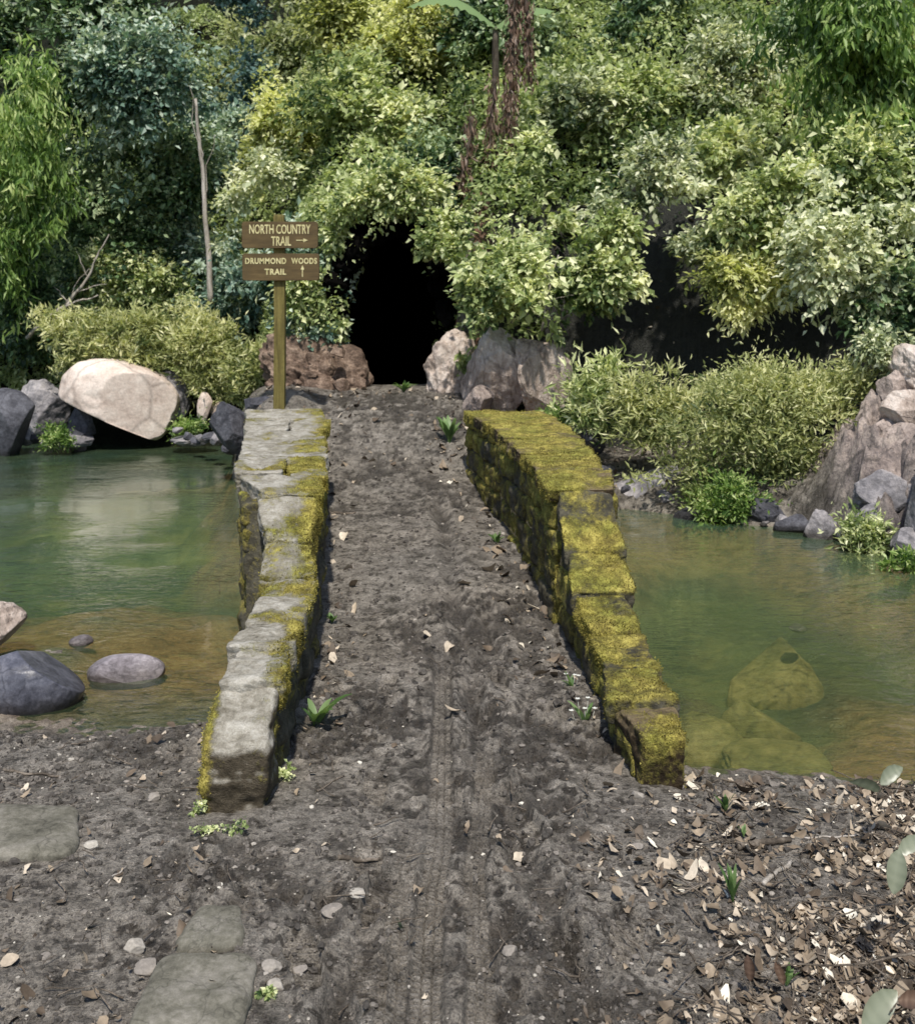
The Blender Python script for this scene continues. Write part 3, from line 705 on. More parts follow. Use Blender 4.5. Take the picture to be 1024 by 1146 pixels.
def plant(name, label, cat, px, py, rx, ry, Y, mat, ll=.10, lw=.026, style='broad', cov=4.5, group=None, deep=.85, base=None, stem=.035, seed=None, trunk='bark', nlimb=13, lump=.28):
    seed = seed or int(px * 3 + py * 7)
    if Y is None:
        Y = on_ground(px, py)[1] - .7
    c = at(px, py, Y); s = Y / F; r = np.array([rx * s, min(rx, ry) * s * deep, ry * s])
    if style == 'broad': ll *= .76; lw *= .76
    la = ll * lw * 1.0 * .55 / (s * s)
    n = int(cov * PI * rx * ry / la * (1.75 if style == 'broad' else 1.35)); n = max(120, min(n, 60000))
    V, T, tone, C = foliage(c, r, n, ll, lw, seed, style, lump)
    bx, by = (c[0], c[1] + r[1] * .3) if base is None else base
    bz = float(macro(np.array([bx]), np.array([by]))[0])
    if bz > c[2] + r[2] * .3: bz = c[2] - r[2] * .8
    root = tag(empty(name, (bx, by, bz)), label, cat, group)
    org = np.array([bx, by, bz])
    link('crown' if cat == 'tree' else 'foliage', mesh_np('foliage', V - org, T, {'tone': tone}, False), M[mat], root)
    b = Bag(); rg = np.random.default_rng(seed)
    top = c + np.array([0, 0, r[2] * .25])
    main = wob(org - np.array([0, 0, .1]), top, 9, .10, seed); b.add(*tube(main, np.linspace(stem, stem * .35, 9), 8))
    for i in rg.choice(len(C), min(nlimb, len(C)), replace=False):
        k = rg.integers(3, 8); p = c + (C[i] - c) * rg.uniform(.9, 1.22)
        if not keep_out(p[None])[0] or not keep_out((p[None] + main[k]) / 2)[0]: continue
        b.add(*tube(wob(main[k], p, 6, .14, seed + int(i)), np.linspace(stem * .5, stem * .12, 6), 5))
    link('trunk' if cat == 'tree' else 'stem', b.mesh('trunk'), M[trunk], root)
    return root

TG = 'trees on the valley side'; SG = 'bushes on the steep bank'
def vegetation():
    P = plant
    # far, seen in the gap
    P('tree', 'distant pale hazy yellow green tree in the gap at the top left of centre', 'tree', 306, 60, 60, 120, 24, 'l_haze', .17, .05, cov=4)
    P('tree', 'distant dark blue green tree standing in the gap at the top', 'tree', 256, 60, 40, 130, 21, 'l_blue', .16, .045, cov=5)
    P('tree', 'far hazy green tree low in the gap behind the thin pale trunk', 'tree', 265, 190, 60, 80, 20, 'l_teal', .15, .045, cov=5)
    # left side
    P('tree', 'tall dark tree filling the top left corner', 'tree', 70, 40, 115, 90, 16.5, 'l_dark', .15, .045, cov=6, stem=.10, base=(-5.5, 17.2))
    P('tree', 'dark blue green broadleaf tree with grey lit leaf clumps, top left', 'tree', 160, 75, 78, 100, 16, 'l_teal', .14, .042, cov=6, stem=.09, base=(-4.9, 16.6))
    P('tree', 'large shadowy dark green tree behind the weeping tree', 'tree', 140, 235, 105, 105, 17.2, 'l_dark', .13, .038, cov=6.5, stem=.10, base=(-5.4, 17.6))
    P('tree', 'mid height dark teal tree beside the thin pale trunk', 'tree', 212, 235, 58, 95, 17.4, 'l_teal', .12, .036, cov=6, base=(-4.4, 17.8))
    P('tree', 'bright green weeping tree with long drooping leaves at the left edge', 'tree', 14, 190, 76, 135, 15.0, 'l_bright', .14, .018, 'droop', cov=3.6, stem=.06, base=(-5.9, 15.2))
    P('shrub', 'dark tangled bush under the weeping tree at the left edge', 'bush', 40, 330, 72, 64, 16.0, 'l_dark', .11, .03, cov=4.5, group=SG)
    P('shrub', 'shaded green bush in the middle of the left bank', 'bush', 150, 325, 80, 48, 16.6, 'l_mid', .11, .03, cov=4, group=SG)
    P('shrub', 'teal bush left of the trail sign', 'bush', 245, 312, 52, 62, 15.6, 'l_teal', .11, .034, cov=5, group=SG)
    P('shrub', 'blue green bush behind the post of the trail sign', 'bush', 330, 320, 62, 62, 12.9, 'l_teal', .11, .032, cov=5, group=SG)
    P('shrub', 'pale green bush behind the trail sign boards', 'bush', 300, 235, 62, 60, 14.6, 'l_grey', .11, .034, cov=5, group=SG)
    # centre
    P('tree', 'big yellow green tree at the top centre left', 'tree', 410, 50, 84, 85, 17, 'l_yellow', .14, .04, cov=5.5, stem=.09, base=(-2.2, 17.6))
    P('tree', 'yellow green tree with thin leaves above the tunnel', 'tree', 480, 70, 75, 85, 16, 'l_yellow', .13, .036, cov=5, stem=.07)
    P('tree', 'grey green broadleaf tree with black gaps above the tunnel mouth', 'tree', 405, 150, 95, 75, 15, 'l_mid', .13, .040, cov=5, stem=.08, base=(-1.5, 15.4))
    P('shrub', 'yellow tipped bush left of the grey green tree', 'bush', 320, 150, 50, 62, 16, 'l_yellow', .12, .032, cov=4.5, group=SG)
    P('shrub', 'green bush hanging over the top of the tunnel mouth', 'bush', 437, 229, 84, 42, 12.5, 'l_mid', .10, .030, cov=8, group=SG)
    P('shrub', 'dark leafy bush on the left edge of the tunnel mouth', 'bush', 360, 310, 38, 84, 12.6, 'l_mid', .10, .03, cov=9, group=SG)
    P('shrub', 'light green bush on the right edge of the tunnel mouth', 'bush', 520, 300, 45, 75, 11.9, 'l_mid', .10, .032, cov=5, group=SG)
    P('shrub', 'sunlit grey green bush above the pink rock outcrop', 'bush', 590, 305, 68, 68, 10.9, 'l_mid', .10, .032, cov=5.5, group=SG)
    P('shrub', 'mid green bush below the hanging dead vines', 'bush', 510, 195, 58, 62, 13.2, 'l_dark', .11, .034, cov=5, group=SG)
    P('shrub', 'pale bush right of the hanging dead vines', 'bush', 625, 215, 62, 70, 12.6, 'l_mid', .11, .034, cov=5.5, group=SG)
    # right
    P('tree', 'green tree with dark hollow behind the hanging dead vines', 'tree', 560, 70, 70, 95, 15.5, 'l_dark', .13, .04, cov=5, stem=.07)
    P('tree', 'pale topped tree at the top right of the dead vines', 'tree', 650, 60, 75, 80, 14.8, 'l_mid', .13, .038, cov=5, stem=.07)
    P('tree', 'dark green tree at the top between two pale ones', 'tree', 745, 40, 75, 72, 15.2, 'l_dark', .12, .036, cov=5.5, stem=.07)
    P('shrub', 'dense grey leaved bush in the middle of the right slope', 'bush', 715, 130, 72, 72, 13.6, 'l_mid', .11, .034, cov=5, group=SG)
    P('shrub', 'grey green bush above the dark hollow in the bank', 'bush', 735, 225, 72, 62, 11.3, 'l_grey', .10, .030, cov=5.5, group=SG)
    P('shrub', 'pale olive bush with dry leaves in the upper right slope', 'bush', 815, 115, 72, 82, 13.6, 'l_grey', .11, .032, cov=5.5, group=SG)
    P('tree', 'bright green tree with long drooping glossy leaves at the top right corner', 'tree', 945, 75, 112, 125, 11.2, 'l_bright', .125, .020, 'droop', cov=4.4, stem=.06, base=(5.0, 12.5))
    P('tree', 'yellow lit drooping tree at the top right edge', 'tree', 1020, 60, 80, 130, 12.0, 'l_yellow', .15, .030, 'droop', cov=4, stem=.06, base=(6.0, 13.5))
    P('tree', 'shaded leafy tree behind the drooping tree', 'tree', 890, 60, 90, 90, 14.5, 'l_dark', .13, .04, cov=5, stem=.07)
    P('shrub', 'leafy bush of rounded grey leaves below the drooping tree', 'bush', 860, 235, 80, 68, 10.9, 'l_mid', .10, .032, cov=5.5, group=SG)
    P('shrub', 'dark glossy bush overhanging the right bank', 'bush', 955, 270, 78, 78, 10.0, 'l_grey', .10, .032, cov=5, group=SG)
    P('shrub', 'small sunlit yellow green bush hanging into the dark hollow', 'bush', 830, 325, 58, 36, 10.7, 'l_yellow', .10, .024, cov=3.6, group=SG)
    P('shrub', 'dark bush on the right frame edge high on the bank', 'bush', 1040, 190, 60, 90, 10.8, 'l_dark', .11, .034, cov=5, group=SG)
    P('shrub', 'leafy bush between the outcrop bush and the dark hollow', 'bush', 665, 290, 52, 55, 11.1, 'l_mid', .10, .032, cov=5, group=SG)
    P('shrub', 'mid green bush filling the slope left of the drooping tree', 'bush', 790, 180, 62, 52, 12.2, 'l_mid', .11, .034, cov=5, group=SG)
    P('shrub', 'dark bush at the right edge just above the rock face', 'bush', 1005, 325, 66, 52, 9.9, 'l_dark', .10, .03, cov=4.5, group=SG)
    P('shrub', 'grey green bush under the drooping tree at the right edge', 'bush', 985, 205, 66, 56, 10.6, 'l_mid', .10, .032, cov=5, group=SG)
    P('shrub', 'dark ivy covered mound between the two dark hollows', 'bush', 790, 290, 48, 36, 11.1, 'l_grey', .10, .03, cov=4.5, group=SG)
    P('shrub', 'pale green bush on the slope behind the upper vine', 'bush', 640, 140, 62, 55, 13.4, 'l_grey', .11, .034, cov=5, group=SG)
    P('shrub', 'green bush low between the sign and the tunnel', 'bush', 345, 372, 44, 28, 12.6, 'l_teal', .09, .028, cov=7, group=SG)
    # waterside willows
    W = 'willow bushes along the water'
    P('willow_bush', 'large pale willow bush standing over the right water edge', 'willow', 835, 480, 118, 72, 9.35, 'l_willow', .062, .0095, 'willow', cov=2.6, group=W, nlimb=26, stem=.02, lump=.38)
    P('willow_bush', 'pale yellow willow bush high on the right bank below the dark hollow', 'willow', 870, 420, 95, 46, 10.2, 'l_willow', .062, .0095, 'willow', cov=3, group=W, nlimb=14, stem=.018)
    P('willow_bush', 'greener willow bush just right of the bridge end', 'willow', 715, 455, 72, 45, 10.0, 'l_willow', .085, .009, 'willow', cov=2.8, group=W, nlimb=14, stem=.018)
    P('willow_bush', 'small ferny green bush at the foot of the dark hollow', 'bush', 665, 445, 40, 42, 10.3, 'l_mid', .10, .012, 'willow', cov=2.2, nlimb=8, stem=.012)
    P('willow_bush', 'willow bush reaching the pink earth bank on the right', 'willow', 930, 445, 50, 42, 9.5, 'l_willow', .062, .0095, 'willow', cov=2.6, group=W, nlimb=10, stem=.016)
    P('shrub', 'low olive bush on the top of the right rocky slope', 'bush', 985, 398, 40, 26, 9.3, 'l_grey', .08, .022, cov=5)
    for i, (px, py, rx, ry, lab) in enumerate([(80, 385, 72, 40, 'pale willow bush behind the left grey rock'), (165, 378, 74, 46, 'pale yellow willow bush directly behind the big boulder'), (238, 396, 66, 48, 'pale willow bush right of the big boulder'), (285, 415, 34, 34, 'small pale willow bush left of the sign post foot')]):
        P('willow_bush', lab, 'willow', px, py, rx, ry, 14.75 - .5 * (i > 2), 'l_willow', .095, .0135, 'willow', cov=4.2, group=W, nlimb=10, stem=.02)
    # undergrowth: creeping leaves all over the hillside, uncountable
    rg = np.random.default_rng(99); n = 170000
    X = rg.uniform(-9, 9, n); fy = np.interp(X, FX, FY); Y = fy + rg.uniform(.0, 1, n) ** 1.3 * 11
    keep = ~((X > 1.0) & (X < 4.5) & (Y - fy < .85)) & ~((np.abs(X + .8) < .60) & (Y < 12.6)); X, Y = X[keep], Y[keep]
    Z = macro(X, Y) + rg.uniform(.25, 1, len(X)) ** .4 * (.12 + .75 * np.clip(fbm2(X * 1.3, Y * 1.3, 3, 44) + .25, 0, 1)); Pp = np.stack([X, Y, Z], 1); kk = keep_out(Pp) ; Pp = Pp[kk]; m = len(Pp)
    tn = np.clip(.36 + .5 * fbm2(Pp[:, 0] * 1.5, Pp[:, 1] * 1.5, 3, 5) + rg.normal(0, .15, m), 0, 1)
    V, T, tone = leaves(Pp, rg.normal(size=(m, 3)) + np.array([0, -.6, -.2]), rg.normal(size=(m, 3)) * .5 + np.array([0, -.6, .8]), rg.uniform(.06, .14, m), rg.uniform(.018, .034, m), tn)
    tag(link('undergrowth', mesh_np('undergrowth', V, T, {'tone': tone}, False), M['l_mid']), 'creeping undergrowth covering the steep valley sides', 'undergrowth', kind='stuff')
vegetation()

# ------------------------------------------------------------------ tunnel
def tunnel():
    root = tag(empty('tunnel', (-.81, 12.5, .86)), 'black tunnel mouth in the overgrown bank at the end of the path', 'tunnel')
    org = np.array([-.81, 12.5, .86])
    n = 40; m = 30; V = []
    for j in range(m):
        y = -.05 + 5.0 * j / (m - 1)
        for i in range(n):
            a = PI * i / (n - 1) ; ca, sa = math.cos(a), math.sin(a)
            x = -.60 * np.sign(ca) * abs(ca) ** .7; z = -.1 + 1.95 * sa ** .75
            V.append((x, y, z))
    V = np.array(V); d = .07 * fbm3(V[:, 0] * 3, V[:, 1] * 3, V[:, 2] * 3, 4, 2); V[:, 0] += d * np.sign(V[:, 0]); V[:, 2] += d
    i = np.arange(n * m).reshape(m, n); Q = np.stack([i[:-1, :-1], i[:-1, 1:], i[1:, 1:], i[1:, :-1]], -1).reshape(-1, 4)
    e = np.array([[i[-1, k], i[-1, k + 1], i[-1, n - 2 - k], i[-1, n - 1 - k]] for k in range(n // 2 - 1)])
    fl = np.stack([i[:-1, 0], i[1:, 0], i[1:, -1], i[:-1, -1]], -1)
    V[:, 2] = np.maximum(V[:, 2], -.12)
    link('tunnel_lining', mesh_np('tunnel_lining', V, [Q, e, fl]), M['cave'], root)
    # rough dark rock ring around the mouth
    b = Bag(); r = random.Random(5)
    for k in range(17):
        a = PI * k / 16; x = -.80 * math.cos(a); z = 2.03 * math.sin(a) ** .8 - .1 + .06
        V, T = rock_geo((x + r.uniform(-.04, .04), r.uniform(-.02, .10), z), (.17, .2, .2), 4, .6, 100 + k, 2)
        b.add(V, T)
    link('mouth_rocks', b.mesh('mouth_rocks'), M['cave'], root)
tunnel()

# ------------------------------------------------------------------ rocks
def rock(name, label, cat, px, py, rx, ry, Y, mat, seed, amp=.22, facets=5, dp=.8, rot=0, tilt=0, group=None, sub=5, sq=2.0, attrs=None):
    c = at(px, py, Y); s = Y / F
    V, T = rock_geo((0, 0, 0), (rx * s, rx * s * dp, ry * s), sub, amp, seed, facets, rot, tilt, sq)
    o = link(name, mesh_np(name, V, T), M[mat]); o.location = c
    return tag(o, label, cat, group)
def rocks():
    R = rock
    R('boulder', 'huge pale rounded boulder at the far left water edge', 'boulder', 134, 446, 64, 44, 14.3, 'boulder', 3, .12, 3, .7, tilt=-.28, sq=2.5)
    R('boulder', 'darker grey boulder leaning against the right end of the pale boulder', 'boulder', 186, 448, 28, 36, 14.7, 'rock_grey', 8, .15, 4, .8)
    R('boulder', 'dark brown rounded rock at the far left edge of the water', 'rock', 8, 478, 36, 42, 13.6, 'rock_dark', 5, .15, 3)
    R('boulder', 'angular grey white rock between the dark rock and the pale boulder', 'rock', 52, 455, 36, 34, 14.9, 'rock_grey', 12, .3, 7)
    R('rock', 'small dark rock under the left end of the pale boulder', 'rock', 92, 474, 20, 18, 14.2, 'rock_dark', 15, .3, 6)
    R('rock', 'low white stone at the waterline below the pale boulder', 'rock', 78, 494, 34, 9, 13.9, 'rock_grey', 18, .25, 4)
    R('rock', 'small upright white stone right of the boulders', 'rock', 229, 458, 9, 18, 14.4, 'boulder', 20, .25, 5)
    R('rock', 'small brown stone next to the upright white one', 'rock', 244, 460, 9, 12, 14.5, 'rock_pink', 22, .25, 5)
    R('rock', 'low pale stones at the waterline right of the boulders', 'rock', 215, 492, 26, 8, 13.8, 'rock_grey', 24, .3, 5)
    R('rock', 'blue grey boulder in the water just left of the bridge end', 'rock', 262, 478, 26, 34, 11.2, 'rock_dark', 26, .28, 6, tilt=.3)
    R('rock', 'dark rounded rock on the bank behind the left parapet end', 'rock', 288, 452, 22, 14, 10.8, 'rock_dark', 28, .25, 5)
    # near left
    R('rock', 'big smooth dark wet rock at the left edge of the near shore', 'rock', 28, 765, 64, 44, 4.75, 'wet_stone', 31, .08, 2, .8, sq=2.4)
    R('rock', 'flat pale violet stone lying in the shallow water', 'stone', 141, 752, 42, 17, 5.1, 'violet_stone', 33, .08, 1, .7, sq=2.4)
    R('rock', 'small grey stone poking out of the shallow water', 'stone', 91, 718, 13, 7, 5.6, 'violet_stone', 35, .12, 2, 1)
    R('rock', 'pink orange bank rock at the left frame edge above the dark wet rock', 'rock', -20, 712, 54, 36, 5.35, 'rock_pink', 37, .25, 5, .8, tilt=.35)
    # pink outcrop at the end of the bridge
    R('rock_outcrop', 'pale pink jagged rock outcrop rising behind the far end of the right parapet', 'rock', 560, 425, 46, 60, 11.2, 'rock_pink', 341, .55, 5, .7, tilt=-.2, sub=6)
    R('rock_outcrop', 'brown edged right half of the pink outcrop beside the dark hollow', 'rock', 604, 428, 40, 58, 11.1, 'rock_pink', 342, .6, 5, .7, .5, tilt=.25, sub=6)
    R('rock_outcrop', 'low broken rock between the outcrop and the parapet', 'rock', 535, 452, 34, 26, 10.9, 'rock_bank', 343, .5, 6, .7, 1.2, tilt=.2, sub=5)
    R('rock_outcrop', 'pink rock shoulder between the tunnel and the outcrop', 'rock', 508, 430, 40, 52, 11.8, 'rock_pink', 43, .55, 3, .7, sub=6)
    R('earth_mound', 'reddish crumbling earth bank right of the sign post', 'mound', 360, 434, 62, 40, 12.4, 'red_earth', 46, .9, 0, .5, tilt=-.5, sub=6)
    R('rock', 'small reddish stone beside the path under the tunnel', 'rock', 384, 432, 12, 10, 11.8, 'red_earth', 47, .3, 6)
    # right bank
    for k, (px, py, rx, ry, Y, mt, rot, til, lab) in enumerate([(996, 555, 36, 40, 8.45, 'rock_grey', .3, .5, 'big grey fissured rock at the foot of the right slope'), (1018, 515, 40, 38, 8.6, 'rock_bank', 1.1, .4, 'pale grey rock in the middle of the right slope'), (972, 540, 18, 22, 8.7, 'rock_bank', 2.0, .3, 'narrow pinkish rock next to the leaning brown stick'), (1030, 462, 42, 36, 8.9, 'rock_pink', .7, .55, 'pink sunlit rock high on the right slope'), (990, 492, 22, 24, 8.95, 'rock_bank', 2.6, .6, 'small pinkish rock under the pink sunlit rock'), (1036, 418, 34, 34, 9.2, 'rock_pink', 1.7, .5, 'topmost pink rock at the right frame edge'), (1008, 440, 20, 20, 9.2, 'rock_bank', 3.3, .4, 'small pale rock beside the topmost pink rock'), (1040, 560, 34, 50, 8.0, 'rock_grey', 4.0, .3, 'grey white rock cut by the right frame edge')]):
        R('rock', lab, 'rock', px, py, rx * 1.25, ry * 1.2, Y - .25, mt, 640 + k, .45, 5, .8, rot, til, None, 5)
    R('rock', 'grey fissured rock shelf behind the bridge on the right shore', 'rock', 728, 548, 50, 32, 9.9, 'rock_grey', 53, .34, 8, .8)
    R('rock', 'small blue grey rock in the water near the bridge', 'rock', 773, 580, 19, 13, 9.15, 'rock_dark', 55, .2, 4)
    R('rock', 'dark rock under the willow in the middle of the right shore', 'rock', 855, 578, 26, 26, 8.95, 'rock_dark', 57, .3, 6)
    R('rock', 'dark blocky rock left of the pale wedge rock', 'rock', 888, 592, 22, 18, 8.6, 'rock_dark', 59, .3, 6)
    R('rock', 'pale topped wedge shaped rock at the right waterline', 'rock', 922, 592, 24, 24, 8.35, 'rock_grey', 61, .32, 8)
    R('rock', 'small dark rock between the willow roots', 'rock', 820, 572, 18, 16, 9.2, 'rock_dark', 63, .3, 6)
    R('rock', 'grey rock below the tall rock face', 'rock', 975, 595, 34, 38, 8.0, 'rock_grey', 65, .34, 8)
    R('rock', 'low grey rock at the right frame edge waterline', 'rock', 1018, 618, 30, 26, 7.6, 'rock_grey', 67, .3, 7)
    R('rock', 'reddish boulder half way up the bank below the dark hollow', 'rock', 655, 490, 26, 22, 10.3, 'rock_dark', 69, .3, 7)
    R('rock', 'small wet stone breaking the surface of the right pool', 'stone', 893, 703, 9, 5, 5.95, 'violet_stone', 71, .2, 3, 1)
    rr = random.Random(77)
    for (x0, y0, x1, y1, Ya, Yb, n, g, lab) in ((700, 552, 800, 578, 9.9, 9.3, 9, 'small grey stones along the right waterline by the bridge', 'small grey fissured stone at the right waterline near the bridge'), (800, 575, 960, 606, 9.1, 8.2, 12, 'small dark stones under the willow', 'small dark stone at the waterline under the big willow'), (30, 490, 100, 500, 13.8, 13.8, 7, 'small stones in front of the far left boulders', 'small grey stone in front of the far left boulders'), (200, 488, 262, 500, 13.6, 12.0, 7, 'small stones between the boulders and the bridge', 'small pale stone between the boulders and the bridge end'), (318, 436, 388, 395, 12.0, 12.1, 9, 'loose reddish stones on the earth bank by the sign', 'loose reddish stone on the earth bank right of the sign post'), (640, 500, 690, 540, 10.3, 10.0, 6, 'stones on the bank behind the right parapet', 'grey stone on the bank just behind the right parapet')):
        for k in range(n):
            t = (k + rr.uniform(-.3, .3)) / n; q = rr.uniform(.6, 1.5); o_ = R('rock', lab, 'stone', x0 + (x1 - x0) * t, y0 + (y1 - y0) * t + rr.uniform(-7, 4), 9 * q, 8 * q * rr.uniform(.6, 1.1), Ya + (Yb - Ya) * t + rr.uniform(-.1, .25), (rr.choice(['rock_grey', 'rock_dark', 'rock_grey']) if x0 != 318 else 'red_earth'), 500 + k * 7 + int(x0), .35, 7, rr.uniform(.7, 1.2), rr.uniform(0, 3), rr.uniform(-.4, .4), g, 4)
    # submerged ochre stones
    g = 'ochre stones under the water'
    for i, (px, py, rx, Y, lab) in enumerate([(795, 785, 50, 4.75, 'broad ochre stone under the water near the right parapet end'), (880, 838, 60, 4.35, 'ochre stone under water at the right shoreline'), (745, 828, 30, 4.35, 'small ochre stone under water by the end of the right parapet'), (880, 712, 44, 5.9, 'ochre stone under the small stone of the right pool'), (865, 772, 40, 5.1, 'ochre stone under the middle of the near right water')]):
        X = (px - CX) / F * Y; z = macro(np.array([X]), np.array([Y]))[0]
        V, T = rock_geo((0, 0, 0), (rx * Y / F * 1.15, rx * Y / F * .85, max(.07, WZ - .15 - z)), 4, .35, 200 + i, 2)
        o = link('submerged_stone', mesh_np('submerged_stone', V, T), M['ochre']); o.location = (X, Y * 1.04, z - .01); tag(o, lab, 'stone', g)
    # flat slabs in the mud
    for i, (px, py, w, h, lab) in enumerate([(22, 935, 86, 32, 'flat muddy stone slab at the left frame edge'), (243, 1046, 44, 25, 'flat stone half sunk in the mud, above the square slab'), (222, 1120, 66, 48, 'square worn stone slab at the bottom of the path edge')]):
        Yc = EYE * F / (py - HY); s = Yc / F; X = (px - CX) * s; hy = h * s * Yc / EYE
        rr = random.Random(i + 80); k = 7; th = .028
        pts = [(-1, -1), (1, -1), (1, 1), (-1, 1)]
        cs = [(X + a * w * s * (1 - .12 * rr.random()), Yc + b_ * hy * (1 - .12 * rr.random())) for a, b_ in pts]
        if i == 0: cs[2] = (cs[2][0] - .10, cs[2][1] - .01); cs[1] = (cs[1][0] + .02, cs[1][1])
        if i == 1: cs[3] = (cs[3][0] + .03, cs[3][1]); cs[2] = (cs[2][0] - .05, cs[2][1])
        zt = .036
        V, Q, N = block([(x, y, -.06) for x, y in cs], [(x, y, zt) for x, y in cs], 30, 6, .007, 11, 300 + i)
        c0 = V.mean(0); o = link('stone_slab', mesh_np('stone_slab', V - c0, Q), M['slab']); o.location = c0; tag(o, lab, 'stone slab')
M['ochre'] = rock_mat('ochre_stone', (.06, .06, .02), (.17, .145, .05), (.30, .25, .10), 1.2, False, bump=.2)
rocks()

# ------------------------------------------------------------------ sign
def text_mesh(s, size, sx=1.0, depth=.002, spacing=1.0, bold=0.0):
    cu = bpy.data.curves.new('lettering', 'FONT'); cu.body = s; cu.size = size; cu.extrude = depth; cu.align_x = 'CENTER'; cu.align_y = 'CENTER'; cu.space_character = spacing; cu.offset = bold; cu.resolution_u = 3
    ob = bpy.data.objects.new('tmp', cu); COL.objects.link(ob)
    dg = bpy.context.evaluated_depsgraph_get(); me = bpy.data.meshes.new_from_object(ob.evaluated_get(dg))
    bpy.data.objects.remove(ob); bpy.data.curves.remove(cu)
    n = len(me.vertices); V = np.empty(n * 3); me.vertices.foreach_get('co', V); V = V.reshape(-1, 3)
    T = []
    for p in me.polygons: T.append(tuple(p.vertices))
    bpy.data.meshes.remove(me)
    V = np.stack([V[:, 0] * sx, -V[:, 2], V[:, 1]], 1)
    tri = []
    for p in T:
        for k in range(1, len(p) - 1): tri.append((p[0], p[k], p[k + 1]))
    return V, np.array(tri)

def sign():
    Y = 10.3; s = Y / F; X = (313 - CX) * s; zb = EYE - (444 - HY) * s
    root = tag(empty('trail_sign', (X, Y, zb)), 'brown wooden trail sign with two lettered boards on an olive post beside the path', 'sign')
    P, Q = cube_grid(8)
    zt = (EYE - (240 - HY) * s) - zb
    nz = 26; V = []; Qs = []
    V, Qb, N = block([(-.056, -.045, -.35), (.056, -.045, -.35), (.056, .045, -.35), (-.056, .045, -.35)], [(-.054, -.045, zt), (.054, -.045, zt), (.054, .045, zt), (-.054, .045, zt)], 26, 26, .0025, 9, 4)
    V[:, 0] += .004 * np.sin(V[:, 2] * 2.3)
    link('post', mesh_np('post', V, Qb), M['post'], root)
    def board(x0, y0, x1, y1, seed):
        w = (x1 - x0) * s / 2; h = (y1 - y0) * s / 2; cx_ = ((x0 + x1) / 2 - CX) * s - X; cz = EYE - ((y0 + y1) / 2 - HY) * s - zb
        r = .028; pts = []
        for (sx, sz, a0) in ((1, -1, -90), (1, 1, 0), (-1, 1, 90), (-1, -1, 180)):
            for k in range(7):
                a = math.radians(a0 + 15 * k); pts.append((sx * (w - r) + r * math.cos(a), sz * (h - r) + r * math.sin(a)))
        n = len(pts); V = []; bev = .004
        for (yy, sc) in ((-.018, 1 - .012), (-.015, 1), (.015, 1), (.018, 1 - .012)):
            for (x, z) in pts: V.append((x * sc, yy, z * sc))
        k = np.arange(n); k2 = (k + 1) % n; Q = np.concatenate([np.stack([j * n + k, j * n + k2, (j + 1) * n + k2, (j + 1) * n + k], 1) for j in range(3)])
        me = bpy.data.meshes.new('sign_board'); me.from_pydata([tuple(v) for v in V], [], [tuple(int(a) for a in q) for q in Q] + [tuple(range(n))[::-1], tuple(range(3 * n, 4 * n))])
        o = link('sign_board', me, M['board'], root); o.location = (cx_, -.066, cz); return o
    b1 = board(272.5, 248.5, 357, 278, 1); b1['label'] = 'upper board reading NORTH COUNTRY TRAIL with an arrow to the right'
    b2 = board(273, 284, 358.5, 314, 2); b2['label'] = 'lower board reading DRUMMOND WOODS TRAIL with an arrow up'
    def letter(board_, bx, by, txt, px, py, hpx, wpx, bold=.002, sp=1.0):
        V, T = text_mesh(txt, .1, 1, .0015, sp, bold)
        V[:, 0] -= (V[:, 0].max() + V[:, 0].min()) / 2; V[:, 2] -= (V[:, 2].max() + V[:, 2].min()) / 2
        V[:, 0] *= wpx * s / np.ptp(V[:, 0]); V[:, 2] *= hpx * s / np.ptp(V[:, 2])
        o = link('lettering', mesh_np('lettering', V, T, None, False), M['paint'], board_)
        o.location = ((px - bx) * s, -.0205, -(py - by) * s); o['label'] = 'word ' + txt if ' ' not in txt else 'words ' + txt
    c1 = (314.75, 263.25); c2 = (315.75, 299)
    letter(b1, *c1, 'NORTH COUNTRY', 315, 257, 10.5, 68, .0015)
    letter(b1, *c1, 'TRAIL', 316.3, 270.2, 10.5, 22, .0015)
    letter(b2, *c2, 'DRUMMOND', 299.2, 292.3, 6.8, 45.5, .003, 1.12); letter(b2, *c2, 'WOODS', 341.9, 292.3, 6.8, 28.5, .003, 1.12)
    letter(b2, *c2, 'TRAIL', 310, 304.3, 6.8, 24, .003, 1.12)
    def arrow(board_, bx, by, px, py, length, ang):
        L = length * s; hw = .0042; pts = [(-L / 2, -hw), (L * .12, -hw), (L * .12, -.019), (L / 2, 0), (L * .12, .019), (L * .12, hw), (-L / 2, hw)]
        ca, sa = math.cos(ang), math.sin(ang); V = []
        for y in (-.0015, .0015): V += [(x * ca - z * sa, y, x * sa + z * ca) for x, z in pts]
        me = bpy.data.meshes.new('arrow'); n = 7
        me.from_pydata(V, [], [tuple(range(n)), tuple(range(n, 2 * n))[::-1]] + [(k, n + k, n + (k + 1) % n, (k + 1) % n) for k in range(n)])
        o = link('arrow', me, M['paint'], board_); o.location = ((px - bx) * s, -.0205, -(py - by) * s)
    arrow(b1, *c1, 339.5, 269.3, 13, 0); arrow(b2, *c2, 340, 303.5, 13, PI / 2)
sign()

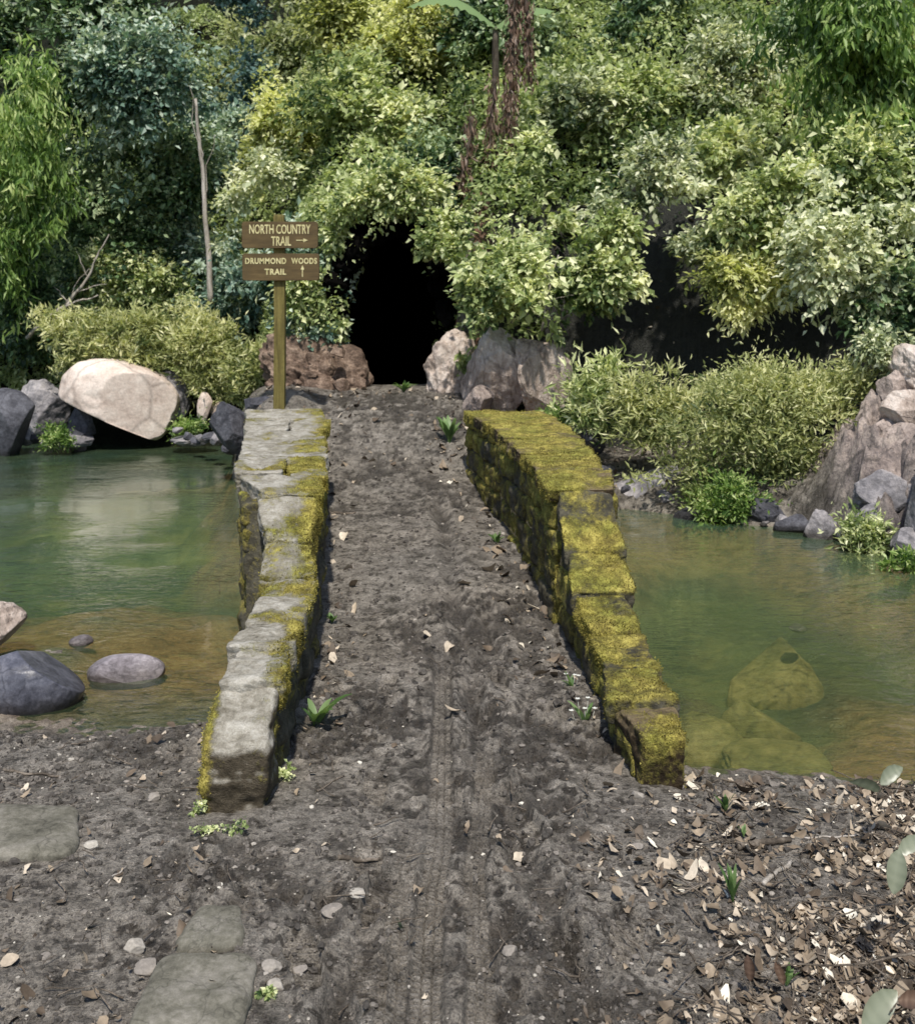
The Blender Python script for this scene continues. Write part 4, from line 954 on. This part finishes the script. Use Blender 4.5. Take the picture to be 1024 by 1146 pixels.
# ------------------------------------------------------------------ bare trunks, vines, banana leaf
def trunk_thing(name, label, cat, pts, r0, r1, mat, amp=.03, n=12, extra=(), origin=None):
    """pts: list of world points joined by a wobbly tapered tube, optional side branches"""
    b = Bag(); P = []
    for i in range(len(pts) - 1):
        q = wob(pts[i], pts[i + 1], n, amp, i + 3); P.append(q if i == 0 else q[1:])
    P = np.concatenate(P); b.add(*tube(P, np.linspace(r0, r1, len(P)), 8))
    for (i, p, ra) in extra: b.add(*tube(wob(P[i], p, 7, .12, i), np.linspace(ra, ra * .25, 7), 5))
    o = link(name, b.mesh(name, origin=P[0]), M[mat]); o.location = P[0]; return tag(o, label, cat)
def bits():
    a = at
    trunk_thing('dead_tree', 'thin pale bare trunk standing in front of the dark trees at the left', 'tree trunk', [a(236, 340, 15), a(228, 210, 15), a(219, 110, 15)], .045, .02, 'pale_bark', .02, extra=[(14, a(212, 95, 14.9), .012), (10, a(240, 150, 15), .01)])
    trunk_thing('dead_branch', 'pale dead branch leaning in the bush above the left rocks', 'branch', [a(60, 360, 15.2), a(95, 315, 15.2), a(122, 262, 15.2)], .032, .008, 'pale_bark', .05, extra=[(8, a(120, 318, 15.2), .012), (12, a(85, 280, 15.2), .012), (5, a(60, 320, 15.2), .012)])
    trunk_thing('dead_branch', 'brown root like branch hanging under the left bushes', 'branch', [a(30, 378, 15.1), a(66, 345, 15.0), a(110, 330, 15.2)], .03, .01, 'pale_bark', .08, extra=[(6, a(84, 372, 15.0), .012), (12, a(100, 300, 15.1), .01)])
    trunk_thing('dead_branch', 'short brown stick leaning on the right bank beside the willow', 'branch', [a(958, 560, 8.3), a(968, 530, 8.35), a(975, 508, 8.4)], .018, .012, 'pale_bark', .05)
    trunk_thing('bare_shrub', 'thin pale stems of a bare shrub above the outcrop', 'shrub', [a(606, 370, 10.8), a(612, 330, 10.8), a(625, 285, 10.8)], .014, .006, 'pale_bark', .06, extra=[(5, a(580, 300, 10.7), .007), (9, a(642, 330, 10.7), .007)])
    # hanging dead vines
    for j, (x0, y0, x1, y1, lab, nn) in enumerate([(577, -8, 566, 212, 'long column of dry brown vine hanging down from the top', 900), (528, 130, 520, 215, 'short dry brown vine left of the long hanging vine', 260), (588, -8, 592, 90, 'short dry vine beside the long hanging vine at the top', 240), (553, 88, 548, 180, 'dangling bundle of dead leaves left of the long vine', 220)]):
        Y = 12.7; p0, p1 = a(x0, y0, Y), a(x1, y1, Y)
        root = tag(empty('hanging_vine', p1), lab, 'vine', 'dead vines hanging down the slope')
        b = Bag(); c = wob(p0, p1, 24, .03, j + 1); b.add(*tube(c - p1, np.linspace(.03, .012, 24), 6)); link('stem', b.mesh('stem'), M['bark'], root)
        rg = np.random.default_rng(j + 60); t = rg.integers(0, 24, nn); P = c[t] - p1 + rg.normal(0, .045, (nn, 3)) * np.array([1, 1, 2])
        V, T, tone = leaves(P, rg.normal(0, .3, (nn, 3)) + np.array([0, 0, -1]), rg.normal(size=(nn, 3)) + np.array([0, -1, 0]), rg.uniform(.05, .16, nn), rg.uniform(.008, .02, nn), rg.uniform(.1, 1, nn))
        link('dead_leaves', mesh_np('dead_leaves', V, T, {'tone': tone}, False), M['l_brown'], root)
    # banana plant: pale broad leaves at the top
    root = tag(empty('banana_plant', at(490, 60, 14.2)), 'pale green banana leaf arching at the very top centre', 'plant'); org = at(490, 60, 14.2)
    for (x0, y0, x1, y1, rise) in ((555, 30, 455, 8, .25), (555, 30, 620, 12, .12)):
        n = 24; p0, p1 = at(x0, y0, 14.0), at(x1, y1, 13.9); t = np.linspace(0, 1, n)
        mid = p0 + (p1 - p0) * t[:, None]; mid[:, 2] += rise * np.sin(t * PI); w = .17 * np.sin(np.clip(t * .95 + .05, 0, 1) * PI) ** .6
        V = np.concatenate([mid + np.stack([0 * w, -w * .8, -w * .8 + .02 * np.sin(t * 60)], 1), mid, mid + np.stack([0 * w, w * .8, w * .35], 1)]) - org
        k = np.arange(n - 1); Q = np.concatenate([np.stack([j * n + k, j * n + k + 1, (j + 1) * n + k + 1, (j + 1) * n + k], 1) for j in (0, 1)])
        link('leaf', mesh_np('leaf', V, Q, {'tone': np.full(3 * n, .85)}), M['l_sprout'], root)
    b = Bag(); b.add(*tube(wob(at(556, 150, 14.3) - org, at(555, 30, 14.0) - org, 8, .03, 2), np.linspace(.07, .04, 8), 8)); link('stem', b.mesh('stem'), M['bark'], root)
bits()

# ------------------------------------------------------------------ small plants
def sprout(name, label, cat, px, py, hpx, n, mat='l_sprout', lw=.22, spread=.6, Y=None, flowers=0, group=None, seed=0, lean=0):
    """clump of blade leaves, each a curved strip"""
    if Y is None: g_ = on_ground(px, py)
    else:
        X = (px - CX) / F * Y; g_ = np.array([X, Y, float(macro(np.array([X]), np.array([Y]))[0])])
    Yd = g_[1]; H = hpx * Yd / F; rg = np.random.default_rng(seed + int(px)); b = Bag()
    root = tag(empty(name, g_), label, cat, group)
    for i in range(n):
        a = rg.uniform(0, 2 * PI); L = H * rg.uniform(.65, 1.1); sp = spread * rg.uniform(.3, 1); m = 7; t = np.linspace(0, 1, m)
        r = L * sp * t ** 1.3; z = L * (t * (1 - .35 * sp * t ** 2)); dx, dy = math.cos(a), math.sin(a)
        C = np.stack([dx * r + lean * t * H, dy * r, z], 1); w = lw * L * np.sin(np.clip(t * .9 + .08, 0, 1) * PI) ** .8 * .5
        S = np.array([-dy, dx, 0]); V = np.concatenate([C - S * w[:, None] + np.array([0, 0, 1]) * w[:, None] * .35, C, C + S * w[:, None] + np.array([0, 0, 1]) * w[:, None] * .35])
        k = np.arange(m - 1); Q = np.concatenate([np.stack([j * m + k, j * m + k + 1, (j + 1) * m + k + 1, (j + 1) * m + k], 1) for j in (0, 1)])
        b.add(V, Q=Q, tone=rg.uniform(.2, .9))
    link('leaves', b.mesh('leaves'), M[mat], root)
    for i in range(flowers):
        a = rg.uniform(0, 2 * PI); p = np.array([math.cos(a) * H * .55 * rg.random(), math.sin(a) * H * .5 * rg.random(), H * rg.uniform(.55, 1.0)])
        f = Bag(); m = 5
        for k in range(m):
            th = k * 2 * PI / m + a; d = np.array([math.cos(th), math.sin(th), .35]); s_ = np.array([-math.sin(th), math.cos(th), 0]); r = .012
            f.add(p + np.stack([d * 0, d * r * .6 + s_ * r * .45, d * r, d * r * .6 - s_ * r * .45]), Q=[[0, 1, 2, 3]], tone=.7)
        f.add(*tube(np.stack([p * [0.3, .3, 0], p * [.8, .8, .6], p]), .0012, 4), tone=.3)
        link('flower', f.mesh('flower'), M['petal'], root)
    return root
def small_plants():
    S = sprout
    S('broadleaf_sprout', 'green broad leaved sprout at the foot of the left parapet', 'plant', 354, 818, 46, 9, lw=.24, spread=.9)
    S('flowering_plant', 'small plant with white flowers at the foot of the right parapet', 'plant', 655, 815, 36, 7, lw=.2, spread=.9, flowers=5)
    S('flowering_plant', 'tiny white flowered plant higher up along the right parapet', 'plant', 640, 772, 22, 5, lw=.25, spread=.9, flowers=3, seed=4)
    S('herb_clump', 'leafy green clump at the far foot of the right parapet', 'plant', 503, 497, 34, 22, lw=.18, spread=.7)
    S('herb_clump', 'low herbs half way along the right parapet', 'plant', 556, 610, 16, 12, lw=.3, spread=.9)
    S('herb_clump', 'green herbs at the right side of the tunnel mouth', 'plant', 452, 440, 16, 30, lw=.25, spread=1.1)
    S('herb_clump', 'little clover patch beside the left parapet middle', 'plant', 372, 698, 12, 12, lw=.4, spread=.9)
    S('grass_tuft', 'small green sprout among dead leaves right of the right parapet', 'grass', 812, 912, 28, 9, lw=.2, spread=.7)
    S('grass_tuft', 'bright upright green tuft on the right side of the mud', 'grass', 820, 1012, 40, 14, lw=.13, spread=.45)
    S('grass_tuft', 'tiny tuft between the two green tufts on the right', 'grass', 832, 938, 14, 6, lw=.25, spread=.5)
    S('grass_tuft', 'small bright sprout near the bottom right corner', 'grass', 880, 1108, 24, 6, lw=.28, spread=.5, lean=.3)
    S('grass_tuft', 'single pale green blade lying beside the tyre track', 'grass', 452, 1048, 34, 2, 'l_olive', lw=.16, spread=.9, lean=-.4)
    for (lab, px, py, rx, ry, mt) in (('creeping herb with tiny round leaves below the left parapet end', 245, 928, 30, 9, 'l_mid'), ('patch of tiny round leaves next to the square slab', 298, 1114, 14, 8, 'l_mid'), ('low green leaves against the inner foot of the left parapet end', 318, 864, 13, 10, 'l_mid'), ('sparse tiny herbs at the outer foot of the left parapet end', 222, 905, 12, 7, 'l_mid')):
        plant('creeping_herb', lab, 'plant', px, py, rx, ry, EYE * F / (py + ry * .7 - HY), mt, .016, .0065, 'broad', cov=.75, stem=.0015, nlimb=6, trunk='twig')
    # waterside greens
    for (lab, px, py, rx, ry, Y, mt) in (('bright green clump growing on the left grey rocks', 66, 487, 17, 13, 13.5, 'l_bright'), ('green clump at the waterline right of the boulders', 212, 480, 22, 9, 14.0, 'l_bright'), ('bright green ferny plants at the foot of the big willow', 820, 562, 40, 24, 9.0, 'l_bright'), ('small bright green leaves left of the willow foot', 784, 556, 18, 18, 9.3, 'l_bright'), ('green clump growing on the grey rocks at the right', 966, 600, 26, 26, 7.85, 'l_mid'), ('small light green plant at the right frame edge waterline', 1010, 630, 17, 15, 7.2, 'l_bright'), ('grassy green plants at the foot of the dark hollow', 640, 470, 26, 18, 10.5, 'l_bright')):
        plant('fern_clump', lab, 'plant', px, py, rx, ry, Y, mt, .05, .010, 'willow', cov=4, stem=.006, nlimb=5)
    S('reed_tuft', 'tall grass blades in front of the dark hollow', 'grass', 660, 440, 60, 30, 'l_mid', lw=.04, spread=.5, Y=10.6)
    # arching stems with big dull leaves in the bottom right corner
    root = tag(empty('bramble', at(1060, 1100, 2.55)), 'trailing stem with big dull green leaves in the bottom right corner', 'plant'); org = at(1060, 1100, 2.55)
    b = Bag()
    for (x0, y0, Y0, x1, y1, Y1) in ((1060, 1060, 2.5, 830, 1090, 2.55), (1060, 1140, 2.3, 955, 1062, 2.5), (1060, 900, 3.1, 930, 862, 3.5), (1050, 1000, 2.6, 990, 1040, 2.7), (1060, 1000, 2.7, 905, 1030, 2.75)):
        b = Bag(); b.add(*tube(wob(at(x0, y0, Y0), at(x1, y1, Y1), 12, .05, x1) - org, np.linspace(.0035, .0015, 12), 5))
        link('stem', b.mesh('stem'), M['twig'], root)
    for i, (px, py, Y, L, ang, t) in enumerate([(1003, 972, 2.55, .10, 1.3, .75), (985, 1128, 2.3, .115, .7, .8), (968, 878, 3.2, .09, 2.9, .55), (998, 866, 3.2, .09, .5, .6), (1020, 945, 2.6, .08, .3, .9), (838, 1082, 2.5, .055, 1.6, .1), (872, 1088, 2.5, .05, 1.9, .3), (1022, 1120, 2.3, .08, -.3, .3)]):
        n = 12; t_ = np.linspace(0, 1, n); d = np.array([math.cos(ang), .25, math.sin(ang)]); sd = np.array([-math.sin(ang) * .9, .45, math.cos(ang) * .9])
        C = at(px, py, Y) + d * (L * (t_ - .5))[:, None]; C[:, 2] -= L * .35 * (t_ - .5) ** 2
        w = (L * .62 * np.clip(t_ + .01, 0, 1) ** .62 * np.clip(1.01 - t_, 0, 1) ** .85)[:, None]; up = np.array([0, -.25, .25]) 
        V = np.concatenate([C - sd * w + up * w, C, C + sd * w + up * w]) - org
        k = np.arange(n - 1); Q = np.concatenate([np.stack([j * n + k, j * n + k + 1, (j + 1) * n + k + 1, (j + 1) * n + k], 1) for j in (0, 1)])
        b = Bag(); b.add(*tube(wob(C[0] - org, C[0] - org - d * L * .55 + np.array([.02, 0, -.03]), 6, .1, i), np.linspace(.0014, .002, 6), 5)); link('petiole', b.mesh('petiole'), M['twig'], root)
        V += np.concatenate([V * 0 + np.array([0, 0, 1]) * .0015 * np.sin(np.arange(3 * n) * 2.4)[:, None]])
        link('leaf', mesh_np('leaf', V, Q, {'tone': np.repeat([t - .12, min(1, t + .3), t], n) + .1 * np.sin(np.arange(3 * n) * 2.6)}), M['l_brown'] if i in (5, 6, 7) else M['l_olive'], root)
small_plants()

# ------------------------------------------------------------------ litter, gravel, twigs
def blocked(X, Y):
    """True where the parapets stand"""
    l = (X > OL(Y) - .02) & (X < IL(Y) + .02) & (Y > 3.4) & (Y < 9.5); r = (X < OR(Y) + .02) & (X > IR(Y) - .02) & (Y > 3.6) & (Y < 9.5); return l | r
def scatter(n, dens, seed, py0=440, py1=1250, x0=-80, x1=1110):
    rg = np.random.default_rng(seed); out = []
    tot = 0
    while tot < n:
        m = n * 3; px = rg.uniform(x0, x1, m); py = py0 + (py1 - py0) * rg.random(m)
        Y = F * EYE / (py - HY); Y = np.where(Y > 12.3, 12.3 - 3 * rg.random(m), Y); X = (px - CX) / F * Y
        k = (rg.random(m) < dens(px, py, X, Y)) & ~blocked(X, Y); z = macro(X, Y); k &= z > WZ + .012
        out.append(np.stack([X[k], Y[k]], 1)); tot += int(k.sum())
    return np.concatenate(out)[:n]
def litter():
    rg = np.random.default_rng(5)
    # pebbles
    def dens(px, py, X, Y):
        c = fbm2(X * 3, Y * 3, 3, 91)
        d = .28 + .5 * sst(.0, .5, c)
        d = d + 1.2 * np.exp(-((py - 850) / 50) ** 2) * (px < 240)
        tr = np.exp(-((px - 485) / 40) ** 2) * (py > 740)
        return np.clip(d * (1 - .85 * tr) * sst(4.5, 2, np.abs(X)), 0, 1)
    P = scatter(11000, dens, 11); n = len(P); z = gz(P[:, 0], P[:, 1])
    V0, T0 = ico(1); r = (.0022 + .0062 * rg.random(n) ** 3.2) * np.clip(P[:, 1] / 3, .8, 1.6)
    sh = rg.uniform(.6, 1.4, (n, 1, 3)) * np.array([1, 1, .62]); bump_ = 1 + rg.uniform(-.22, .22, (n, len(V0), 1))
    V = V0[None] * bump_ * sh * r[:, None, None] + np.concatenate([P, (z + r * .15)[:, None]], 1)[:, None]
    T = (T0[None] + (np.arange(n) * len(V0))[:, None, None]).reshape(-1, 3)
    tone = np.repeat(np.clip(rg.beta(1.6, 3.2, n) + (rg.random(n) < .035) * .5, 0, 1), len(V0))
    tag(link('gravel', mesh_np('gravel', V.reshape(-1, 3), T, {'tone': tone}, False), M['gravel']), 'small pebbles and grit strewn over the mud', 'gravel', kind='stuff')
    # dark clods of mud
    def dens2(px, py, X, Y): return np.clip(.25 + sst(-.1, .5, fbm2(X * 2.2 + 9, Y * 2.2, 3, 92)) - .8 * np.exp(-((px - 485) / 35) ** 2) * (py > 740), 0, 1) * (np.abs(X) < 3)
    P = scatter(6500, dens2, 12); n = len(P); z = gz(P[:, 0], P[:, 1]); r = (.003 + .009 * rg.random(n) ** 3) * np.clip(P[:, 1] / 3, .8, 1.5)
    V = V0[None] * (1 + rg.uniform(-.38, .38, (n, len(V0), 1))) * rg.uniform(.7, 1.4, (n, 1, 3)) * r[:, None, None] + np.concatenate([P, z[:, None]], 1)[:, None]
    T = (T0[None] + (np.arange(n) * len(V0))[:, None, None]).reshape(-1, 3)
    tone = np.repeat(rg.uniform(.12, .62, n), len(V0))
    tag(link('mud_clods', mesh_np('mud_clods', V.reshape(-1, 3), T, {'tone': tone}, False), M['gravel']), 'small dark crumbs and clods of trodden mud', 'soil', kind='stuff')
    # dead leaves
    def dens3(px, py, X, Y):
        right = (.25 + .75 * sst(-.25, .3, fbm2(X * 5, Y * 5, 3, 96))) * sst(640, 960, px + 90 * fbm2(X * 2, Y * 2, 3, 93) + (py < 960) * 40) * (Y < 4.4) * (X > .35)
        edge = .55 * np.exp(-((X - IR(Y) + .12) / .13) ** 2) * (Y > 4.8) + .3 * np.exp(-((X - IL(Y) - .1) / .1) ** 2) * (Y > 4.2)
        return np.clip(right * (.7 + .5 * sst(860, 960, px)) + edge * .5 + .006 + .10 * (Y > 9) + .02 * (px < 250), 0, 1)
    P = scatter(6000, dens3, 13); n = len(P); z = gz(P[:, 0], P[:, 1])
    m = 5; L = (.004 + .027 * rg.random(n) ** 1.9) * np.clip(P[:, 1] / 4, .85, 1.6); W = L * rg.uniform(.3, .9, n) ; L = L * 1.0; a = rg.uniform(0, 2 * PI, n); cu = rg.uniform(-1.7, 1.7, n); tl = rg.normal(0, .5, n); tr = rg.normal(0, .5, n)
    t = np.linspace(-1, 1, m); w = np.array([.25, .8, 1, .8, .2])
    VV = np.zeros((n, 3 * m, 3))
    for j, sgn in enumerate((-1, 0, 1)):
        lx = L[:, None] * t; ly = sgn * W[:, None] * w * rg.uniform(.45, 1.4, (n, m)); lz = L[:, None] * (cu[:, None] * t ** 2 * .5 + .55 * abs(sgn) * w * rg.uniform(-.2, .7, (n, 1))) + lx * tl[:, None] + ly * tr[:, None]
        VV[:, j * m:(j + 1) * m, 0] = lx * np.cos(a)[:, None] - ly * np.sin(a)[:, None]; VV[:, j * m:(j + 1) * m, 1] = lx * np.sin(a)[:, None] + ly * np.cos(a)[:, None]; VV[:, j * m:(j + 1) * m, 2] = lz
    VV += np.concatenate([P, (z + .001 + .014 * rg.random(n))[:, None]], 1)[:, None]
    k = np.arange(m - 1); q = np.concatenate([np.stack([j * m + k, j * m + k + 1, (j + 1) * m + k + 1, (j + 1) * m + k], 1) for j in (0, 1)])
    Q = (q[None] + (np.arange(n) * 3 * m)[:, None, None]).reshape(-1, 4)
    tone = np.repeat(np.clip(rg.beta(2.2, 2.2, n) + (rg.random(n) < .1) * .35, 0, 1), 3 * m)
    tag(link('dead_leaf_litter', mesh_np('dead_leaf_litter', VV.reshape(-1, 3), Q, {'tone': tone}), M['dead_leaf']), 'curled brown and beige dead leaves littering the right shore and path edges', 'leaf litter', kind='stuff')
    # fine twigs mixed into the litter
    P = scatter(900, lambda px, py, X, Y: np.clip(dens3(px, py, X, Y) + .03, 0, 1), 14); b = Bag()
    for i, (x, y) in enumerate(P):
        a = rg.uniform(0, PI); L = rg.uniform(.03, .12); d = np.array([math.cos(a), math.sin(a), 0]) * L / 2; zc = gzs(x, y) + .012
        b.add(*tube(wob(np.array([x, y, zc]) - d, np.array([x, y, zc + rg.uniform(-.005, .02)]) + d, 5, .12, i), np.linspace(.0024, .001, 5) * rg.uniform(.6, 1.5), 4))
    tag(link('twig_litter', b.mesh('twig_litter'), M['twig']), 'thin broken twigs scattered among the dead leaves', 'twigs', kind='stuff')
    # individual sticks
    for i, (x0, y0, x1, y1, r, mat, lab) in enumerate([(4, 860, 68, 866, .006, 'twig', 'dark stick on the mud at the left edge near the water'), (378, 964, 425, 960, .008, 'twig', 'short dark stick left of the tyre track'), (115, 995, 142, 970, .0035, 'pale_bark', 'thin pale stick beside the left flat slab'), (365, 548, 398, 560, .012, 'twig', 'knotty root lying against the left parapet'), (825, 944, 885, 938, .013, 'twig', 'thick grey brown branch piece among the right dead leaves'), (855, 985, 885, 960, .009, 'pale_bark', 'pale broken branch piece below the thick one'), (355, 886, 385, 868, .004, 'twig', 'thin curved twig near the left parapet end'), (765, 855, 800, 880, .006, 'pale_bark', 'pale reed stalk beside the right parapet end'), (800, 852, 850, 862, .004, 'twig', 'thin stalk along the right shoreline'), (768, 1062, 796, 1090, .003, 'twig', 'slender curved twig on bare mud at the lower right'), (900, 935, 960, 930, .004, 'pale_bark', 'long straight stalk over the dead leaves at the right'), (935, 1000, 975, 1060, .004, 'twig', 'bent stem crossing the litter near the big dull leaf')]):
        Ya = EYE * F / (y0 - HY); Yb = EYE * F / (y1 - HY)
        if i == 3: Ya = Yb = 8.0; 
        p0 = np.array([(x0 - CX) / F * Ya, Ya, 0]); p1 = np.array([(x1 - CX) / F * Yb, Yb, 0])
        P = wob(p0, p1, 12, .10, i + 5); P[:, 2] = gz(P[:, 0], P[:, 1]) + r * .8; P[:, 2] = np.maximum(P[:, 2], P[:, 2].mean() - .002)
        b = Bag(); b.add(*tube(P, np.linspace(r, r * .6, 12) * rg.uniform(.8, 1.2, 12), 7)); o = link('stick', b.mesh('stick', origin=P[0]), M[mat]); o.location = P[0]; tag(o, lab, 'stick')
    # notable pale stones and shells in the mud
    for i, (px, py, w, h, lab) in enumerate([(172, 893, 9, 5, 'pale round flat stone below the water edge at the left'), (375, 1024, 14, 7, 'white stone left of the tyre track'), (400, 1014, 11, 5, 'smaller white stone touching the one left of the tyre track'), (166, 1081, 16, 7, 'rough white stone above the square slab'), (150, 1063, 14, 9, 'pinkish grey stone left of the two slabs'), (303, 1092, 13, 8, 'white stone at the right corner of the square slab'), (336, 1086, 10, 6, 'pale stone right of the white corner stone'), (308, 1110, 10, 8, 'pinkish stone below the white corner stone'), (712, 948, 9, 4, 'small white chip on the mud right of the path'), (732, 985, 9, 4, 'cream chip on the mud below the small white chip'), (571, 1076, 10, 6, 'cream stone in the churned rut at the bottom'), (760, 870, 7, 4, 'tiny white stone at the corner of the right parapet'), (713, 890, 9, 5, 'whitish stone below the right parapet end'), (104, 950, 10, 5, 'white fleck at the tip of the left flat slab'), (50, 1070, 9, 4, 'small pale stone at the lower left')]):
        Y = EYE * F / (py - HY); X = (px - CX) / F * Y; s = Y / F
        V, T = rock_geo((0, 0, 0), (w * s, w * s * .8, h * s), 3, .3, 400 + i, 4); o = link('pale_stone', mesh_np('pale_stone', V, T, {'tone': np.full(len(V), .70 + .2 * random.random())}), M['gravel']); o.location = (X, Y, gzs(X, Y) + h * s * .3); tag(o, lab, 'stone')
litter()

# ------------------------------------------------------------------ camera, light, world
cam_d = bpy.data.cameras.new('camera'); cam = bpy.data.objects.new('camera', cam_d); COL.objects.link(cam)
cam.location = (0, 0, EYE); cam.rotation_euler = (PI / 2, 0, 0)
cam_d.sensor_fit = 'HORIZONTAL'; cam_d.sensor_width = 36; cam_d.lens = 36 * F / 1024; cam_d.shift_y = -(573 - HY) / 1024
cam_d.clip_start = .05; cam_d.clip_end = 300
cam_d.dof.use_dof = True; cam_d.dof.focus_distance = 3.7; cam_d.dof.aperture_fstop = 7.0
scene.camera = cam

sun_dir = Vector((.02, -.53, .85)).normalized()
w = bpy.data.worlds.new('World'); scene.world = w; w.use_nodes = True
nw = w.node_tree; bg = nw.nodes['Background']; sky = nw.nodes.new('ShaderNodeTexSky'); sky.sky_type = 'NISHITA'; sky.sun_disc = False
sky.sun_elevation = math.asin(sun_dir.z); sky.sun_rotation = math.atan2(sun_dir.x, sun_dir.y)
nw.links.new(sky.outputs[0], bg.inputs[0]); bg.inputs[1].default_value = .15
sl = bpy.data.lights.new('sun', 'SUN'); sl.energy = 5.0; sl.angle = math.radians(1.5); sl.color = (1, .95, .86)
so = bpy.data.objects.new('sun', sl); COL.objects.link(so); so.rotation_euler = sun_dir.to_track_quat('Z', 'Y').to_euler()
scene.view_settings.view_transform = 'Standard'; scene.view_settings.look = 'None'; scene.view_settings.exposure = 0
scene.cycles.max_bounces = 6; scene.cycles.diffuse_bounces = 3; scene.cycles.glossy_bounces = 3; scene.cycles.transmission_bounces = 2; scene.cycles.transparent_max_bounces = 6; scene.cycles.caustics_reflective = False; scene.cycles.caustics_refractive = False
